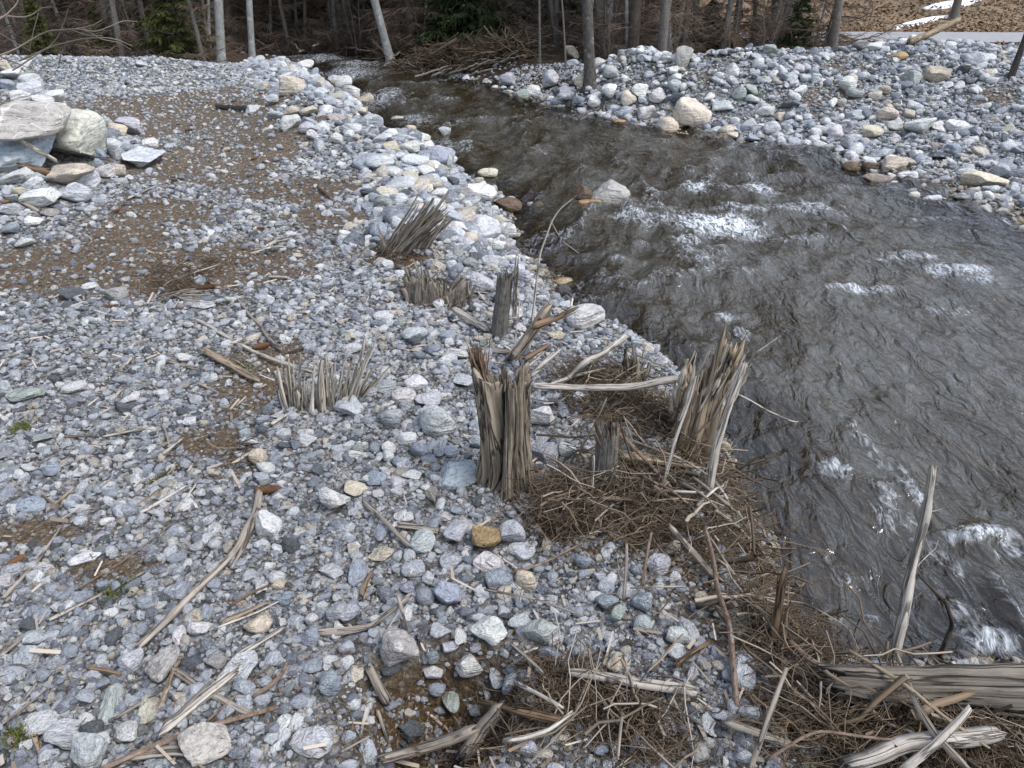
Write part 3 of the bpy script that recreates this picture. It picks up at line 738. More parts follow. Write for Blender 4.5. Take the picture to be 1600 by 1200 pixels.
SC = 0.3375
CROPS = {'A': (0, 0), 'B': (530, 0), 'C': (1060, 0), 'D': (0, 400), 'E': (530, 400), 'G': (0, 800), 'H': (530, 800), 'I': (1060, 800)}
ROCKS = {
 'E': [(455,760,170,145,'l'),(545,1010,190,110,'b'),(300,645,110,70,'w'),(355,595,100,80,'w'),(215,605,95,70,'l'),(50,695,130,90,'l'),(245,755,100,90,'l'),(310,845,90,70,'w'),(385,900,100,75,'b'),
       (940,750,110,110,'w'),(985,660,70,60,'l'),(1040,720,55,70,'b'),(950,910,140,100,'l'),(1140,280,165,115,'w'),(1030,160,80,55,'d'),(1045,118,125,50,'t'),(1110,655,60,55,'w'),(500,485,90,70,'w'),
       (545,450,100,60,'w'),(585,580,100,60,'l'),(415,665,120,70,'l'),(225,930,60,60,'w'),(335,1010,90,50,'w'),(265,1045,90,60,'l'),(170,1030,100,60,'b'),(75,1080,100,55,'t'),(180,1100,60,45,'w'),
       (420,940,80,45,'b'),(60,425,100,50,'w'),(130,615,90,70,'l'),(455,320,50,40,'b'),(500,370,70,50,'b'),(440,435,60,50,'b'),(350,365,110,80,'l'),(205,280,90,50,'w'),(660,135,110,100,'l'),
       (870,170,60,60,'l'),(1005,365,80,50,'t'),(870,1165,110,60,'l'),(430,1100,70,110,'p'),(470,890,60,70,'b'),(840,335,60,50,'w'),(800,270,90,60,'w'),(850,90,80,70,'l'),(1065,900,90,70,'l'),
       (520,905,70,60,'b'),(630,860,70,60,'l')],
 'H': [(670,125,145,115,'o'),(380,135,120,110,'l'),(800,100,115,120,'l'),(740,305,130,95,'b'),(495,370,140,130,'b'),(340,260,100,75,'l'),(700,540,160,125,'w'),(935,545,150,135,'g'),(600,705,120,100,'w'),
       (235,720,110,60,'d'),(280,625,180,200,'p'),(40,470,95,95,'l'),(195,195,105,60,'t'),(90,280,85,100,'b'),(400,395,80,80,'b'),(320,355,75,60,'b'),(840,180,130,60,'l'),(690,235,130,80,'w'),
       (515,230,100,70,'l'),(865,310,90,100,'t'),(1135,230,75,70,'b'),(1400,415,90,100,'b'),(1135,295,60,55,'b'),(1240,415,100,90,'b'),(1290,475,80,90,'g'),(1480,240,110,90,'l'),(1290,700,110,70,'t'),
       (980,660,110,90,'b'),(800,790,90,100,'b'),(730,765,65,80,'w'),(435,740,90,60,'w'),(515,860,75,150,'g'),(335,1020,110,90,'d'),(130,1115,90,110,'l'),(1505,965,105,140,'l'),(1410,520,90,80,'l'),
       (1560,580,90,90,'w'),(190,95,60,70,'b'),(300,15,95,40,'w'),(490,20,80,45,'l'),(550,80,90,130,'l'),(620,85,70,45,'w'),(312,470,55,65,'w'),(35,630,70,70,'l'),(388,555,55,110,'d'),(470,545,100,60,'l'),
       (520,620,80,60,'l'),(430,670,60,60,'b'),(835,510,100,70,'l'),(1210,1100,70,60,'b'),(1540,170,80,70,'t'),(880,1090,80,80,'l'),(450,820,80,60,'b'),(70,150,50,50,'b'),(1000,600,70,60,'w')],
 'G': [(1235,60,110,120,'w'),(1345,155,80,70,'d'),(1535,275,110,60,'l'),(395,210,130,50,'w'),(920,535,105,75,'w'),(830,570,60,75,'w'),(915,480,85,50,'t'),(685,420,85,80,'b'),(1195,520,120,90,'t'),
       (755,700,120,150,'p'),(605,690,100,110,'l'),(885,690,110,55,'d'),(1100,725,170,70,'l'),(1435,710,110,60,'b'),(1525,795,90,100,'b'),(130,670,120,80,'l'),(165,575,120,70,'l'),(150,515,110,50,'d'),
       (1440,575,80,80,'b'),(1560,470,90,90,'l'),(190,975,160,100,'w'),(320,1030,180,110,'l'),(425,1005,100,90,'d'),(515,890,100,180,'g'),(690,905,80,130,'t'),(415,1110,150,140,'l'),(590,1020,120,80,'w'),
       (950,1070,240,150,'k'),(1310,980,60,80,'w'),(660,850,80,40,'b'),(1445,1060,190,100,'l'),(25,320,65,70,'w'),(485,790,70,40,'b'),(1290,330,70,50,'t'),(1210,340,60,70,'w'),(1320,400,70,70,'b'),
       (1440,500,60,60,'w'),(270,440,80,50,'l'),(1000,690,90,60,'p'),(85,970,60,70,'b'),(330,240,40,40,'b'),(910,160,60,50,'l')],
 'D': [(30,620,70,80,'l'),(120,640,150,70,'g'),(345,605,110,60,'w'),(600,655,85,45,'w'),(575,695,90,50,'d'),(905,670,60,40,'l'),(880,765,65,45,'w'),(855,475,80,45,'w'),(940,225,110,40,'w'),(330,175,120,60,'d'),
       (545,175,110,70,'p'),(420,140,70,40,'w'),(240,985,100,60,'b'),(500,1010,50,40,'b'),(145,1155,130,60,'b'),(20,915,60,80,'l'),(195,845,100,40,'g'),(1230,980,95,65,'w'),(1195,935,80,80,'t'),(1315,830,70,55,'l'),
       (1425,855,80,60,'w'),(1545,1125,120,130,'w'),(1130,825,60,50,'b'),(1475,795,40,55,'l'),(635,600,60,60,'l'),(580,570,80,45,'l'),(130,980,80,40,'w')],
 'A': [(150,420,120,80,'l'),(250,455,90,60,'w'),(480,560,90,70,'l'),(60,825,110,70,'l'),(405,830,90,80,'l'),(485,795,80,70,'w'),(430,700,90,100,'b'),(140,375,90,60,'l'),(30,400,90,60,'b'),(110,300,70,40,'w'),(40,965,100,60,'l'),(150,1020,80,50,'w'),(40,1060,90,60,'b'),(540,700,80,90,'l'),
       (310,640,270,240,'k'),(110,690,270,180,'b'),(325,815,200,115,'t'),(190,915,170,85,'w'),(355,890,150,95,'l'),(650,735,130,150,'l'),(600,590,110,90,'l'),(690,665,70,55,'w'),(550,790,70,60,'t'),(450,760,70,60,'b'),
       (610,700,90,70,'b'),(300,520,110,80,'d'),(55,760,130,90,'l'),(230,985,75,40,'p'),(110,1125,90,55,'w'),(20,310,70,55,'t'),(90,450,90,60,'w'),(60,345,100,50,'w'),(540,610,90,70,'t'),(510,680,90,70,'w'),
       (440,620,80,70,'b'),(200,470,90,60,'w'),(95,885,70,40,'t'),
       (1230,400,50,40,'t'),(1355,400,100,75,'t'),(1410,300,80,40,'w'),(1375,340,60,50,'l'),(1440,510,80,100,'t'),(1505,510,70,100,'w'),(1345,570,90,70,'w'),(1430,595,90,60,'l'),(1170,505,60,80,'l'),
       (1350,520,70,50,'t'),(1560,640,60,50,'w'),(1330,355,70,40,'w'),(1260,465,60,50,'l'),(1450,625,60,50,'w'),(1550,370,60,40,'l'),(1275,425,60,45,'b'),(1480,440,60,50,'l'),(920,305,50,30,'l'),(660,297,50,20,'l')],
 'B': [(60,430,90,60,'w'),(120,465,80,60,'t'),(20,385,80,60,'w'),(150,560,80,50,'l'),(60,600,90,60,'w'),(200,645,90,50,'w'),(240,685,80,60,'t'),(380,640,80,60,'w'),(325,680,90,60,'w'),(420,770,90,60,'w'),(250,800,80,60,'w'),(330,830,80,60,'t'),(460,900,90,60,'w'),(520,850,70,60,'d'),(430,935,80,60,'w'),(490,975,80,60,'w'),(590,990,80,50,'l'),(550,1050,80,60,'w'),(480,1050,70,50,'w'),(600,1130,70,60,'w'),(720,1140,90,70,'w'),
       (1200,300,80,60,'w'),(1260,335,70,60,'l'),(1390,420,70,60,'w'),(1250,420,70,60,'w'),(1180,470,60,50,'w'),(1420,520,80,60,'w'),(1480,440,80,60,'w'),(1550,400,60,60,'l'),(900,420,60,50,'w'),(1060,430,70,60,'w'),
       (455,722,75,55,'b'),(690,810,90,65,'t'),(490,612,55,50,'l'),(1125,895,100,90,'y'),(1255,898,180,105,'p'),(1165,945,105,52,'o'),(1095,808,45,25,'y'),(910,950,80,50,'l'),(780,945,120,65,'y'),(640,880,180,70,'w'),
       (600,940,100,60,'l'),(660,1055,160,100,'l'),(780,1065,90,80,'w'),(930,890,50,30,'p'),(870,785,45,30,'p'),(560,895,60,60,'p'),(690,1125,50,50,'w'),(400,800,80,60,'w'),(440,840,80,70,'l'),(350,740,120,60,'l'),
       (980,370,70,80,'l'),(845,440,65,50,'g'),(785,370,80,60,'l'),(1080,292,50,35,'l'),(1340,455,70,70,'t'),(1080,245,60,60,'t'),(1000,215,40,35,'l'),(1120,380,60,60,'t'),(1300,570,80,40,'o'),(1585,545,80,90,'t'),
       (1515,585,95,80,'t'),(600,365,60,40,'w'),(690,385,50,40,'w'),(330,600,50,40,'t'),(270,555,60,30,'t'),(480,790,60,45,'t'),(740,1020,60,40,'t')],
 'C': [(65,520,145,130,'t'),(25,270,80,90,'p'),(200,490,100,50,'l'),(340,412,60,80,'g'),(280,432,60,55,'g'),(255,320,70,60,'w'),(425,230,60,45,'g'),(500,220,70,30,'w'),(345,460,60,40,'w'),(400,515,80,45,'w'),(330,580,70,60,'l'),
       (435,595,70,60,'l'),(495,590,60,40,'l'),(345,640,60,80,'b'),(200,650,60,60,'y'),(245,630,60,70,'t'),(785,390,85,70,'w'),(825,432,80,40,'g'),(1080,360,90,60,'g'),(1060,325,50,40,'w'),(1195,345,110,70,'t'),
       (1380,272,90,60,'l'),(1392,212,60,40,'l'),(1400,345,50,40,'w'),(1020,260,70,30,'o'),(905,220,70,35,'w'),(840,212,60,30,'p'),(720,475,50,60,'w'),(820,535,85,50,'l'),(960,530,90,70,'t'),(1070,525,50,60,'t'),
       (1005,577,80,50,'w'),(1115,580,120,80,'w'),(1205,587,60,70,'w'),(1300,580,110,60,'w'),(675,600,60,70,'w'),(890,612,90,60,'t'),(805,657,90,75,'l'),(870,655,35,45,'g'),(730,612,70,60,'w'),(945,710,100,50,'l'),
       (1000,762,130,75,'t'),(1060,822,80,60,'w'),(1270,695,65,60,'b'),(1115,740,50,55,'b'),(1205,720,80,40,'d'),(1340,800,80,45,'w'),(1420,835,165,90,'t'),(1510,802,80,70,'l'),(1530,680,70,50,'l'),(1420,762,60,40,'l'),
       (1520,745,60,40,'l'),(955,417,50,40,'t'),(1025,422,45,35,'t'),(540,450,50,45,'w'),(505,480,50,40,'d'),(1520,597,60,35,'t'),(680,690,70,50,'g'),(800,722,60,50,'w'),(795,775,70,55,'y'),(880,775,60,50,'y'),
       (940,830,150,40,'p'),(145,490,40,40,'y'),(470,540,60,40,'t'),(560,320,60,40,'w'),(1250,640,60,40,'l'),(590,360,50,35,'l')],
 'I': [(45,545,90,110,'l'),(275,520,95,140,'g'),(310,750,110,160,'l'),(550,885,95,90,'l'),(330,925,100,80,'l'),(190,940,75,60,'l'),(130,985,80,110,'l'),(220,310,70,90,'l'),(105,400,60,60,'t'),(95,1120,90,80,'p'),
       (300,1130,80,80,'l'),(60,745,60,60,'l'),(255,425,70,60,'w'),(305,845,45,30,'l'),(445,1155,80,50,'l'),(700,830,80,60,'l'),(125,300,50,55,'b'),(360,500,40,50,'b')],
}
rock_list = []
for k, L in ROCKS.items():
    for (zx, zy, w, h, c) in L:
        if w < 58 and h < 62 and k in 'EHGDI': continue      # small ones belong to the gravel
        if w < 50 and h < 50: continue
        rock_list.append((CROPS[k][0] + zx * SC, CROPS[k][1] + zy * SC, w * SC, h * SC, c, k))
LABS = {}
FOOT = []
def place_rock(i, u, v, w, h, c, crop):
    p = P(u, v + .12 * h, 0.0)
    D = slant(p)
    W = w * D / FPX
    phi = math.atan2(CAM_H - p[2], p[1])
    hh = h * D / FPX
    dep = W * (.85 if crop in 'EHGDI' else .9)
    Z = min(max((hh - .6 * dep * math.sin(phi)) / math.cos(phi), .42 * min(W, hh * 1.3)), 1.1 * W)
    big = max(w, h) > 34
    r = np.random.default_rng(900 + i)
    ang = {'A': .95, 'C': .75, 'B': .75}.get(crop, .62) + r.uniform(-.2, .2)
    me = rock_mesh('stone', 100 + i, 4 if big else 3, M['stone'], ang)
    o = bpy.data.objects.new('boulder' if W > .30 else 'stone', me)
    COL.objects.link(o)
    Dp = dep
    if h > 1.15 * w:                       # long axis points away from the viewer
        Dp = W * min(h / w / max(math.sin(phi), .5), 2.0); Z = .5 * W
    pc = P(u, v, .34 * Z)
    FOOT.append((pc[0], pc[1], W * 1.05, Dp * 1.05))
    o.location = tuple(pc)
    o.scale = (W * 1.08, Dp * 1.08, Z * 1.15)
    o.rotation_euler = (r.uniform(-.18, .18), r.uniform(-.18, .18), r.uniform(-.3, .3))
    j = r.uniform(.88, 1.12); cc = COLS[c][0]
    o.color = tuple(min(1, q * j * r.uniform(.97, 1.03)) for q in cc) + (1,)
    size = 'big' if W > .30 else ('small' if w < 20 else '')
    shape = 'flat' if Z < .45 * W else ('long' if h > 1.15 * w else ('blocky' if ang > .72 else ('rounded' if ang < .45 else 'chunky')))
    noun = 'boulder' if W > .30 else 'stone'
    head = ' '.join(q for q in (size if noun == 'stone' else '', shape, COLS[c][1], noun) if q)
    LABS.setdefault((head, near_land(u, v)), []).append((u, v, o))
for i, q in enumerate(rock_list):
    place_rock(i, *q)
ORD = ['leftmost', 'second', 'third', 'fourth', 'fifth', 'sixth', 'seventh', 'eighth', 'ninth', 'tenth']
NUM = ['zero', 'one', 'two', 'three', 'four', 'five', 'six', 'seven', 'eight', 'nine', 'ten']
for (head, land), L in LABS.items():
    prep = 'by'
    if len(L) > 1 and len(head.split()) + len(land.split()) > 9: head = ' '.join(w for w in head.split() if w not in ('chunky', 'blocky', 'rounded'))
    L.sort(key=lambda q: q[0])
    for k, (u, v, o) in enumerate(L):
        if len(L) == 1: lab = f'{head} {prep} {land}'
        elif k == 0: lab = f'leftmost of {NUM[len(L)]} {head}s {prep} {land}'
        elif k == len(L) - 1: lab = f'rightmost of {NUM[len(L)]} {head}s {prep} {land}'
        else: lab = f'{ORD[k]} from left of {NUM[len(L)]} {head}s {prep} {land}'
        if len(lab.split()) > 16: lab = lab.replace(f' of {NUM[len(L)]}', ' among')
        tag(o, lab, 'boulder' if o.name.startswith('boulder') else 'stone', 'larger stones of the gravel banks and the river')

# the overhanging slab and its pile: one wide slab resting on others
p = P(95 * 1.0 * 0 + 48, 205, .30)
me = rock_mesh('boulder', 5001, 4, M['stone'], .9)
o = bpy.data.objects.new('boulder', me); COL.objects.link(o)
D = slant(p)
o.scale = (118 * D / FPX, .55, .24); o.location = (p[0] - .02, p[1] + .05, top_z(p, 188)); o.rotation_euler = (.10, .05, .12)
o.color = (.44, .41, .37, 1)
tag(o, 'wide tan grey boulder slab overhanging a dark gap, with a stick under it', 'boulder', 'larger stones of the gravel banks and the river')

# gravel: everything smaller
def pareto(n, lo, hi, al):
    u = rng.random(n)
    k = (lo / hi) ** al
    return lo * (1 - u * (1 - k)) ** (-1 / al)
pts, siz = [], []
BANDS = [(0.4, 1.5, .0075, 24000), (1.5, 2.4, .0085, 33000), (2.4, 3.6, .010, 32000), (3.6, 5.5, .0125, 42000), (5.5, 8, .017, 46000), (8, 12, .019, 80000), (12, 17, .025, 80000), (17, 23, .05, 16000)]
for a, b, lo, N in BANDS:
    rr = np.sqrt(rng.random(N) * (b * b - a * a) + a * a)
    th = rng.uniform(-.80, 1.3 if b < 3 else .80, N)
    x, y = rr * np.sin(th), rr * np.cos(th)
    s = pareto(N, lo, lo * 8, 2.25 if b < 7 else 2.5)
    pts.append(np.stack([x, y], 1)); siz.append(s * np.exp(.42 * fbm(x * .9, y * .9, 71) + .2 * fbm(x * 3, y * 3, 72)))
xy = np.concatenate(pts); s = np.concatenate(siz)
x, y = xy.T
dl, dr, il, ir = shore(x, y)
soil, dark, chute = masks(x, y)
cy = np.interp(x, CX, CY)
steep = np.where(il, np.exp(-((dl - .9) / .8) ** 2) * sstep((y - 3.2) / 3), 0)
steep = np.maximum(steep, np.where(ir & (y < cy + .7), 1, 0))
steep = np.maximum(steep, np.where(il, np.maximum(gauss(x, y, -4.5, 6.7, 1.3, 1.2), gauss(x, y, -6.9, 8.8, 1.6, 1.9)), 0))
shingle = gauss(x, y, *on_plane(1520, 330, -.4), 1.0, 1.1)                    # finer shingle at the right-hand water's edge
steep = steep * (1 - .8 * shingle)
grow = 1 + steep * rng.random(len(s)) ** 9 * 4.0 + .15 * steep
s = s * grow
wade = ~il & ~ir & (dl > -.30)
s = np.where(wade, s * 1.3, s)
flat_lim = np.where(steep > .3, np.where(ir, .22, .28), np.where(~il & ~ir, np.where(wade, .075, .12), np.minimum(.085, .055 + .004 * y)))
flat_lim = np.where((dl < .40) & il & (y > 5), np.minimum(flat_lim, .15), flat_lim)
s = np.minimum(s, flat_lim * rng.uniform(.6, 1, len(s)))
keep = rng.random(len(s)) > np.where(s > .05, .96 * soil, .90 * soil)
keep &= rng.random(len(s)) > .6 * dark
keep &= ~(ir & (s > .075) & (rng.random(len(s)) > .42))
keep &= rng.random(len(s)) > np.where(s < .06, .25, .9) * chute
river = ~il & ~ir
keep &= ~(river & (rng.random(len(s)) > .45))
keep &= ~(ir & (y > cy + np.where(x < 2.5, 2.6, 1.3)) & (rng.random(len(s)) > .03))
keep &= ~(il & (y > 15.6) & (rng.random(len(s)) > .04))
keep &= ~(il & (x < -11.5)) & ~(ir & (x < -.6) & (dr > .5))
for (rx_, ry_, rw_, rd_) in FOOT:                 # no small stones inside the larger ones or over their faces
    keep &= ((x - rx_) / (rw_ * .46)) ** 2 + ((y - ry_ + rd_ * .10) / (rd_ * .54)) ** 2 > 1
x, y, s, soil = x[keep], y[keep], s[keep], soil[keep]
z = height(x, y)
flat = rng.uniform(.42, .85, len(s))
lng = rng.uniform(.72, 1.35, len(s))
z = z + s * flat * rng.uniform(.10, .36, len(s))
rot = np.stack([rng.normal(0, .28, len(s)), rng.normal(0, .28, len(s)), rng.uniform(0, 6.283, len(s))], 1)
scl = np.stack([s * lng, s / np.sqrt(lng), s * flat], 1)
lib = bpy.data.collections.new('gravel_library')
for k in range(26):
    lib.objects.link(bpy.data.objects.new('pebble_shape', rock_mesh('pebble_shape', 3000 + k, 3 if k < 13 else 2, M['gravel'], .40 + .65 * ((k * 7) % 13) / 12)))
def scatter(name, pos, rot, scl, library, nlib, label, cat):
    me = bpy.data.meshes.new(name)
    me.vertices.add(len(pos)); me.vertices.foreach_set('co', pos.astype(np.float32).ravel())
    for nm, arr, ty in (('rot', rot, 'FLOAT_VECTOR'), ('scl', scl, 'FLOAT_VECTOR')):
        at = me.attributes.new(nm, ty, 'POINT'); at.data.foreach_set('vector', arr.astype(np.float32).ravel())
    at = me.attributes.new('idx', 'INT', 'POINT'); at.data.foreach_set('value', rng.integers(0, nlib, len(pos)).astype(np.int32))
    ob = bpy.data.objects.new(name, me); COL.objects.link(ob)
    ng = bpy.data.node_groups.new(name, 'GeometryNodeTree')
    ng.interface.new_socket('Geometry', in_out='INPUT', socket_type='NodeSocketGeometry')
    ng.interface.new_socket('Geometry', in_out='OUTPUT', socket_type='NodeSocketGeometry')
    N, L = ng.nodes, ng.links
    gi, go = N.new('NodeGroupInput'), N.new('NodeGroupOutput')
    ip, ci = N.new('GeometryNodeInstanceOnPoints'), N.new('GeometryNodeCollectionInfo')
    ci.inputs['Collection'].default_value = library
    ci.inputs['Separate Children'].default_value = True; ci.inputs['Reset Children'].default_value = True
    ip.inputs['Pick Instance'].default_value = True
    def attr(nm, ty):
        a = N.new('GeometryNodeInputNamedAttribute'); a.data_type = ty; a.inputs['Name'].default_value = nm
        return a.outputs['Attribute']
    er = N.new('FunctionNodeEulerToRotation')
    L.new(attr('rot', 'FLOAT_VECTOR'), er.inputs[0]); L.new(er.outputs[0], ip.inputs['Rotation'])
    L.new(attr('scl', 'FLOAT_VECTOR'), ip.inputs['Scale']); L.new(attr('idx', 'INT'), ip.inputs['Instance Index'])
    L.new(gi.outputs[0], ip.inputs['Points']); L.new(ci.outputs[0], ip.inputs['Instance']); L.new(ip.outputs[0], go.inputs[0])
    ob.modifiers.new('scatter', 'NODES').node_group = ng
    tag(ob, label, cat, kind='stuff')
    return ob
scatter('gravel', np.stack([x, y, z], 1), rot, scl, lib, 26, 'blue grey and white gravel and small stones covering both river banks', 'gravel')
print('gravel', len(s))
# ---------------------------------------------------------------- driftwood, sticks and splinters
def stick_points(pts, lift):
    out = []
    Y0 = None
    for q in pts:
        if len(q) == 4:                       # (u, v, 'y', dy): dy metres beyond the first point
            p = at_y(q[0], q[1], Y0 + q[3])
        else:
            p = P(q[0], q[1], (q[2] if len(q) == 3 else 0.0) + lift)
        if Y0 is None: Y0 = p[1]
        out.append(p)
    return np.array(out)
def stick(name, label, pts, w0, w1, material, group=None, flat=1.0, sides=9, rough=.10, twigs=0, cat=None, lift=None, split=0, bend=.012):
    """a branch, pole or shard: swept along its points, uneven in girth, with broken ends"""
    seed = int(abs(pts[0][0] * 13 + pts[0][1] * 7))
    r = np.random.default_rng(seed)
    D = slant(P(pts[0][0], pts[0][1]))
    r0, r1 = w0 * D / FPX / 2 * .82, w1 * D / FPX / 2 * .82
    path = stick_points(pts, (r0 * flat * .8 if lift is None else lift) + .012)
    L = np.linalg.norm(np.diff(path, axis=0), axis=1).sum()
    K = int(np.clip(L / .018, 12, 60))
    path = resample(path, K)
    t = np.linspace(0, 1, K)
    o = r.uniform(0, 90)
    wob = np.stack([noise2(t * L * 7 + o, 3.1, 1), noise2(t * L * 7 + o, 9.2, 2), noise2(t * L * 7 + o, 5.5, 3) * .6], 1) * min(bend, L * .02)
    path = path + wob * np.sin(np.pi * np.clip(t, .02, .98))[:, None] ** .3
    rad = (r0 + (r1 - r0) * t) * (1 + rough * 1.6 * noise2(t * L * 22 + o, 1.7, 4) + rough * noise2(t * L * 60 + o, 4.7, 5))
    rad[-1] *= .8; rad[0] *= .85
    mb = MB()
    mb.tubes(path, rad, sides, flat, tone=r.uniform(.3, .7), cap=True, roll=np.array([r.uniform(0, 3)]) if flat == 1 else np.array([math.pi / 2 * 0]))
    v = mb.v[0].reshape(K, sides, 3)
    # long grooves and a jagged break at each end
    gro = 1 + (.16 * r.normal(size=sides) * (1 if sides > 6 else .5))
    v[:] = path[:, None] + (v - path[:, None]) * gro[None, :, None]
    ax = (path[-1] - path[-2]); ax /= np.linalg.norm(ax)
    v[-1] += ax * r.uniform(-.7, .8, sides)[:, None] * r1 * (2 if split else 1)
    ax = (path[0] - path[1]); ax /= np.linalg.norm(ax)
    v[0] += ax * r.uniform(-.6, .7, sides)[:, None] * r0 * (2 if split else 1)
    for _ in range(split):                      # slivers lying along a split piece
        a = r.uniform(0, .35); b_ = r.uniform(.6, 1.05)
        i = np.interp(np.linspace(a, b_, 7), t, np.arange(K))
        pp = np.stack([np.interp(i, np.arange(K), path[:, k]) for k in range(3)], 1)
        off = r.normal(size=3) * np.array([1, 1, .6]) * r0 * .5
        pp = pp + off + np.linspace(0, 1, 7)[:, None] * r.normal(size=3) * r0 * .6
        mb.tubes(pp, np.linspace(.42, .12, 7) * r0, 4, .5, tone=r.uniform(.3, .9))
    for _ in range(twigs):
        k = int(r.integers(2, K - 2))
        d = r.normal(size=3); d[2] = abs(d[2]) * .7 + .1; d /= np.linalg.norm(d)
        ln = r.uniform(.3, 1) * min(.14, L * .3)
        pp = path[k] + d * np.linspace(0, ln, 6)[:, None] + np.cumsum(r.normal(0, ln * .05, (6, 3)), 0) * np.linspace(0, 1, 6)[:, None]
        mb.tubes(pp, np.linspace(.35, .12, 6) * min(r0, .006), 4, tone=.5)
    o_ = mb.build(name, M[material], origin=path[0])
    return tag(o_, label, cat or name.split('_')[-1], group)

S = stick
# lower left
S('driftwood_branch', 'long forked grey driftwood branch lying across the lower left gravel', [(405, 768), (402, 800), (371, 851), (341, 888), (294, 935), (256, 975), (216, 1011)], 12, 9, 'weathered', split=3)
S('driftwood_branch', 'short curved side prong beside the top of the long forked driftwood branch', [(398, 812), (381, 851), (361, 888)], 11, 6, 'weathered')
S('branch', 'red-brown barked branch along the bottom edge at the lower left', [(150, 1204), (236, 1171), (314, 1137), (435, 1104)], 13, 11, 'redbark', bend=.008)
S('wood_shard', 'largest flat grey split plank above the red-brown branch', [(250, 1144), (310, 1097), (368, 1050)], 26, 14, 'pale', flat=.35, split=4)
S('wood_shard', 'flat grey sliver lying along the upper edge of the largest plank', [(294, 1100), (330, 1073), (361, 1046)], 14, 8, 'pale', flat=.4)
S('wood_shard', 'flat grey strip crossing under the largest split plank', [(267, 1043), (325, 1083), (391, 1114)], 14, 11, 'weathered', flat=.35)
S('wood_shard', 'upright tan strip between the pinkish stone and the crossed planks', [(278, 1032), (262, 1070), (248, 1108)], 10, 6, 'tan', flat=.4)
S('stick', 'straight pale split stick left of the long forked driftwood branch', [(74, 969), (150, 932), (226, 894)], 10, 4, 'pale', flat=.5, split=1)
S('stick', 'slender tapering grey stick by the left edge above the cone', [(4, 934), (60, 873), (105, 810)], 8, 3, 'weathered')
S('wood_shard', 'pale split shard right of the long forked driftwood branch', [(371, 1024), (410, 1000), (445, 979)], 13, 8, 'pale', flat=.4, split=2)
S('twig', 'thin dark twig reaching up from the long forked branch towards the left', [(125, 918), (200, 872), (294, 800)], 4, 2, 'redbark')
S('twig', 'thin dark twig leaning over the crossed planks', [(324, 1127), (380, 1078), (432, 1030)], 5, 3, 'redbark')
S('branch', 'short knobbly barked branch right of the crossed planks', [(395, 1090), (425, 1070), (441, 1054), (449, 1038)], 9, 7, 'redbark', twigs=2)
S('stick', 'short pale stick standing at the left edge under the grey stones', [(30, 1104), (57, 1067)], 6, 5, 'pale')
S('stick', 'thin brown stick slanting in from the lower left corner', [(0, 1134), (40, 1102), (71, 1080)], 5, 4, 'weathered')
S('stick', 'tan split stick beside the little green plant', [(51, 1144), (60, 1170), (71, 1195)], 11, 8, 'tan', flat=.5)
S('stick', 'broken brown stick end between planks and grey boulder', [(140, 1045), (165, 1048), (188, 1054)], 12, 8, 'brown')
S('stick', 'short dark pointed stick touching the pale shard', [(360, 945), (392, 926), (438, 906)], 6, 3, 'brown')
S('wood_shard', 'tan splinter plank under the pale pointed stick', [(345, 975), (385, 955), (420, 940)], 14, 5, 'tan', flat=.35)
S('stick', 'pale pointed stick lying on the tan splinter plank', [(340, 980), (400, 958), (438, 938)], 5, 3, 'pale')
S('stick', 'thin straight stick on small gravel at the left edge', [(0, 1025), (35, 997)], 9, 5, 'weathered', flat=.6)
S('wood_shard', 'brown rotten plank under the white boulder at the bottom', [(205, 1180), (270, 1172), (325, 1182)], 24, 18, 'weathered', flat=.3)
S('twig', 'thin grey twig leaning on the tan stone above the red-brown branch', [(180, 1122), (220, 1098), (255, 1075)], 5, 3, 'weathered')
# left middle
S('bare_stick', 'long curved bare stick ending at the grey fan of splinters', [(307, 500), (371, 535), (422, 562), (489, 582, .03)], 6, 7, 'pale', cat='stick', rough=.05)
S('stick', 'bent grey stick above the long curved bare stick', [(371, 469), (405, 508), (425, 536), (439, 547)], 5, 8, 'weathered')
S('log', 'short tan log with frayed end on brown needle soil', [(319, 547), (358, 570), (405, 594)], 13, 9, 'tan', twigs=3, split=2)
S('stick', 'grey curved stick rising out of the tan twig bundle', [(246, 460), (262, 441), (294, 430), (344, 412)], 5, 3, 'weathered')
S('wood_shard', 'pair of pale flat splinters on gravel at left, pointing right', [(162, 682), (200, 675), (236, 667)], 8, 6, 'pale', flat=.5, split=2)
S('wood_shard', 'thin tan strip left of the pale flat splinters', [(101, 682), (152, 680)], 6, 4, 'tan', flat=.5)
S('wood_shard', 'short white forked shard on gravel in the left middle', [(255, 709), (270, 697), (285, 685)], 10, 8, 'pale', flat=.5, split=2)
S('twig', 'crooked grey twig just above the short white forked shard', [(253, 663), (260, 678), (264, 694)], 5, 4, 'weathered')
for k, (a, b_, w, mt, lb) in enumerate([((196, 800), (250, 765), 9, 'tan', 'leftmost tan splinter stick of three above the long forked branch'), ((219, 801), (290, 759), 9, 'pale', 'middle pale splinter stick of three, the longest one'),
                                       ((273, 800), (307, 755), 7, 'pale', 'rightmost pale splinter stick of three, steepest one')]):
    S('wood_shard', lb, [a, ((a[0] + b_[0]) / 2, (a[1] + b_[1]) / 2), b_], w, w * .7, mt, flat=.45, split=2)
S('stick', 'tan stick pair leaning together near the blue grey stone at left', [(81, 795), (100, 776), (115, 761)], 6, 5, 'tan', split=1)
S('stick', 'small tan stick crossing below the leaning tan pair', [(66, 775), (95, 793)], 5, 5, 'tan')
S('wood_shard', 'pale plank leaning at the foot of the grey fan of splinters', [(425, 663), (443, 652), (464, 640)], 11, 9, 'pale', flat=.5)
S('stick', 'short tan stick pointing at the white stone above the tan log', [(265, 565), (304, 577)], 6, 4, 'tan')
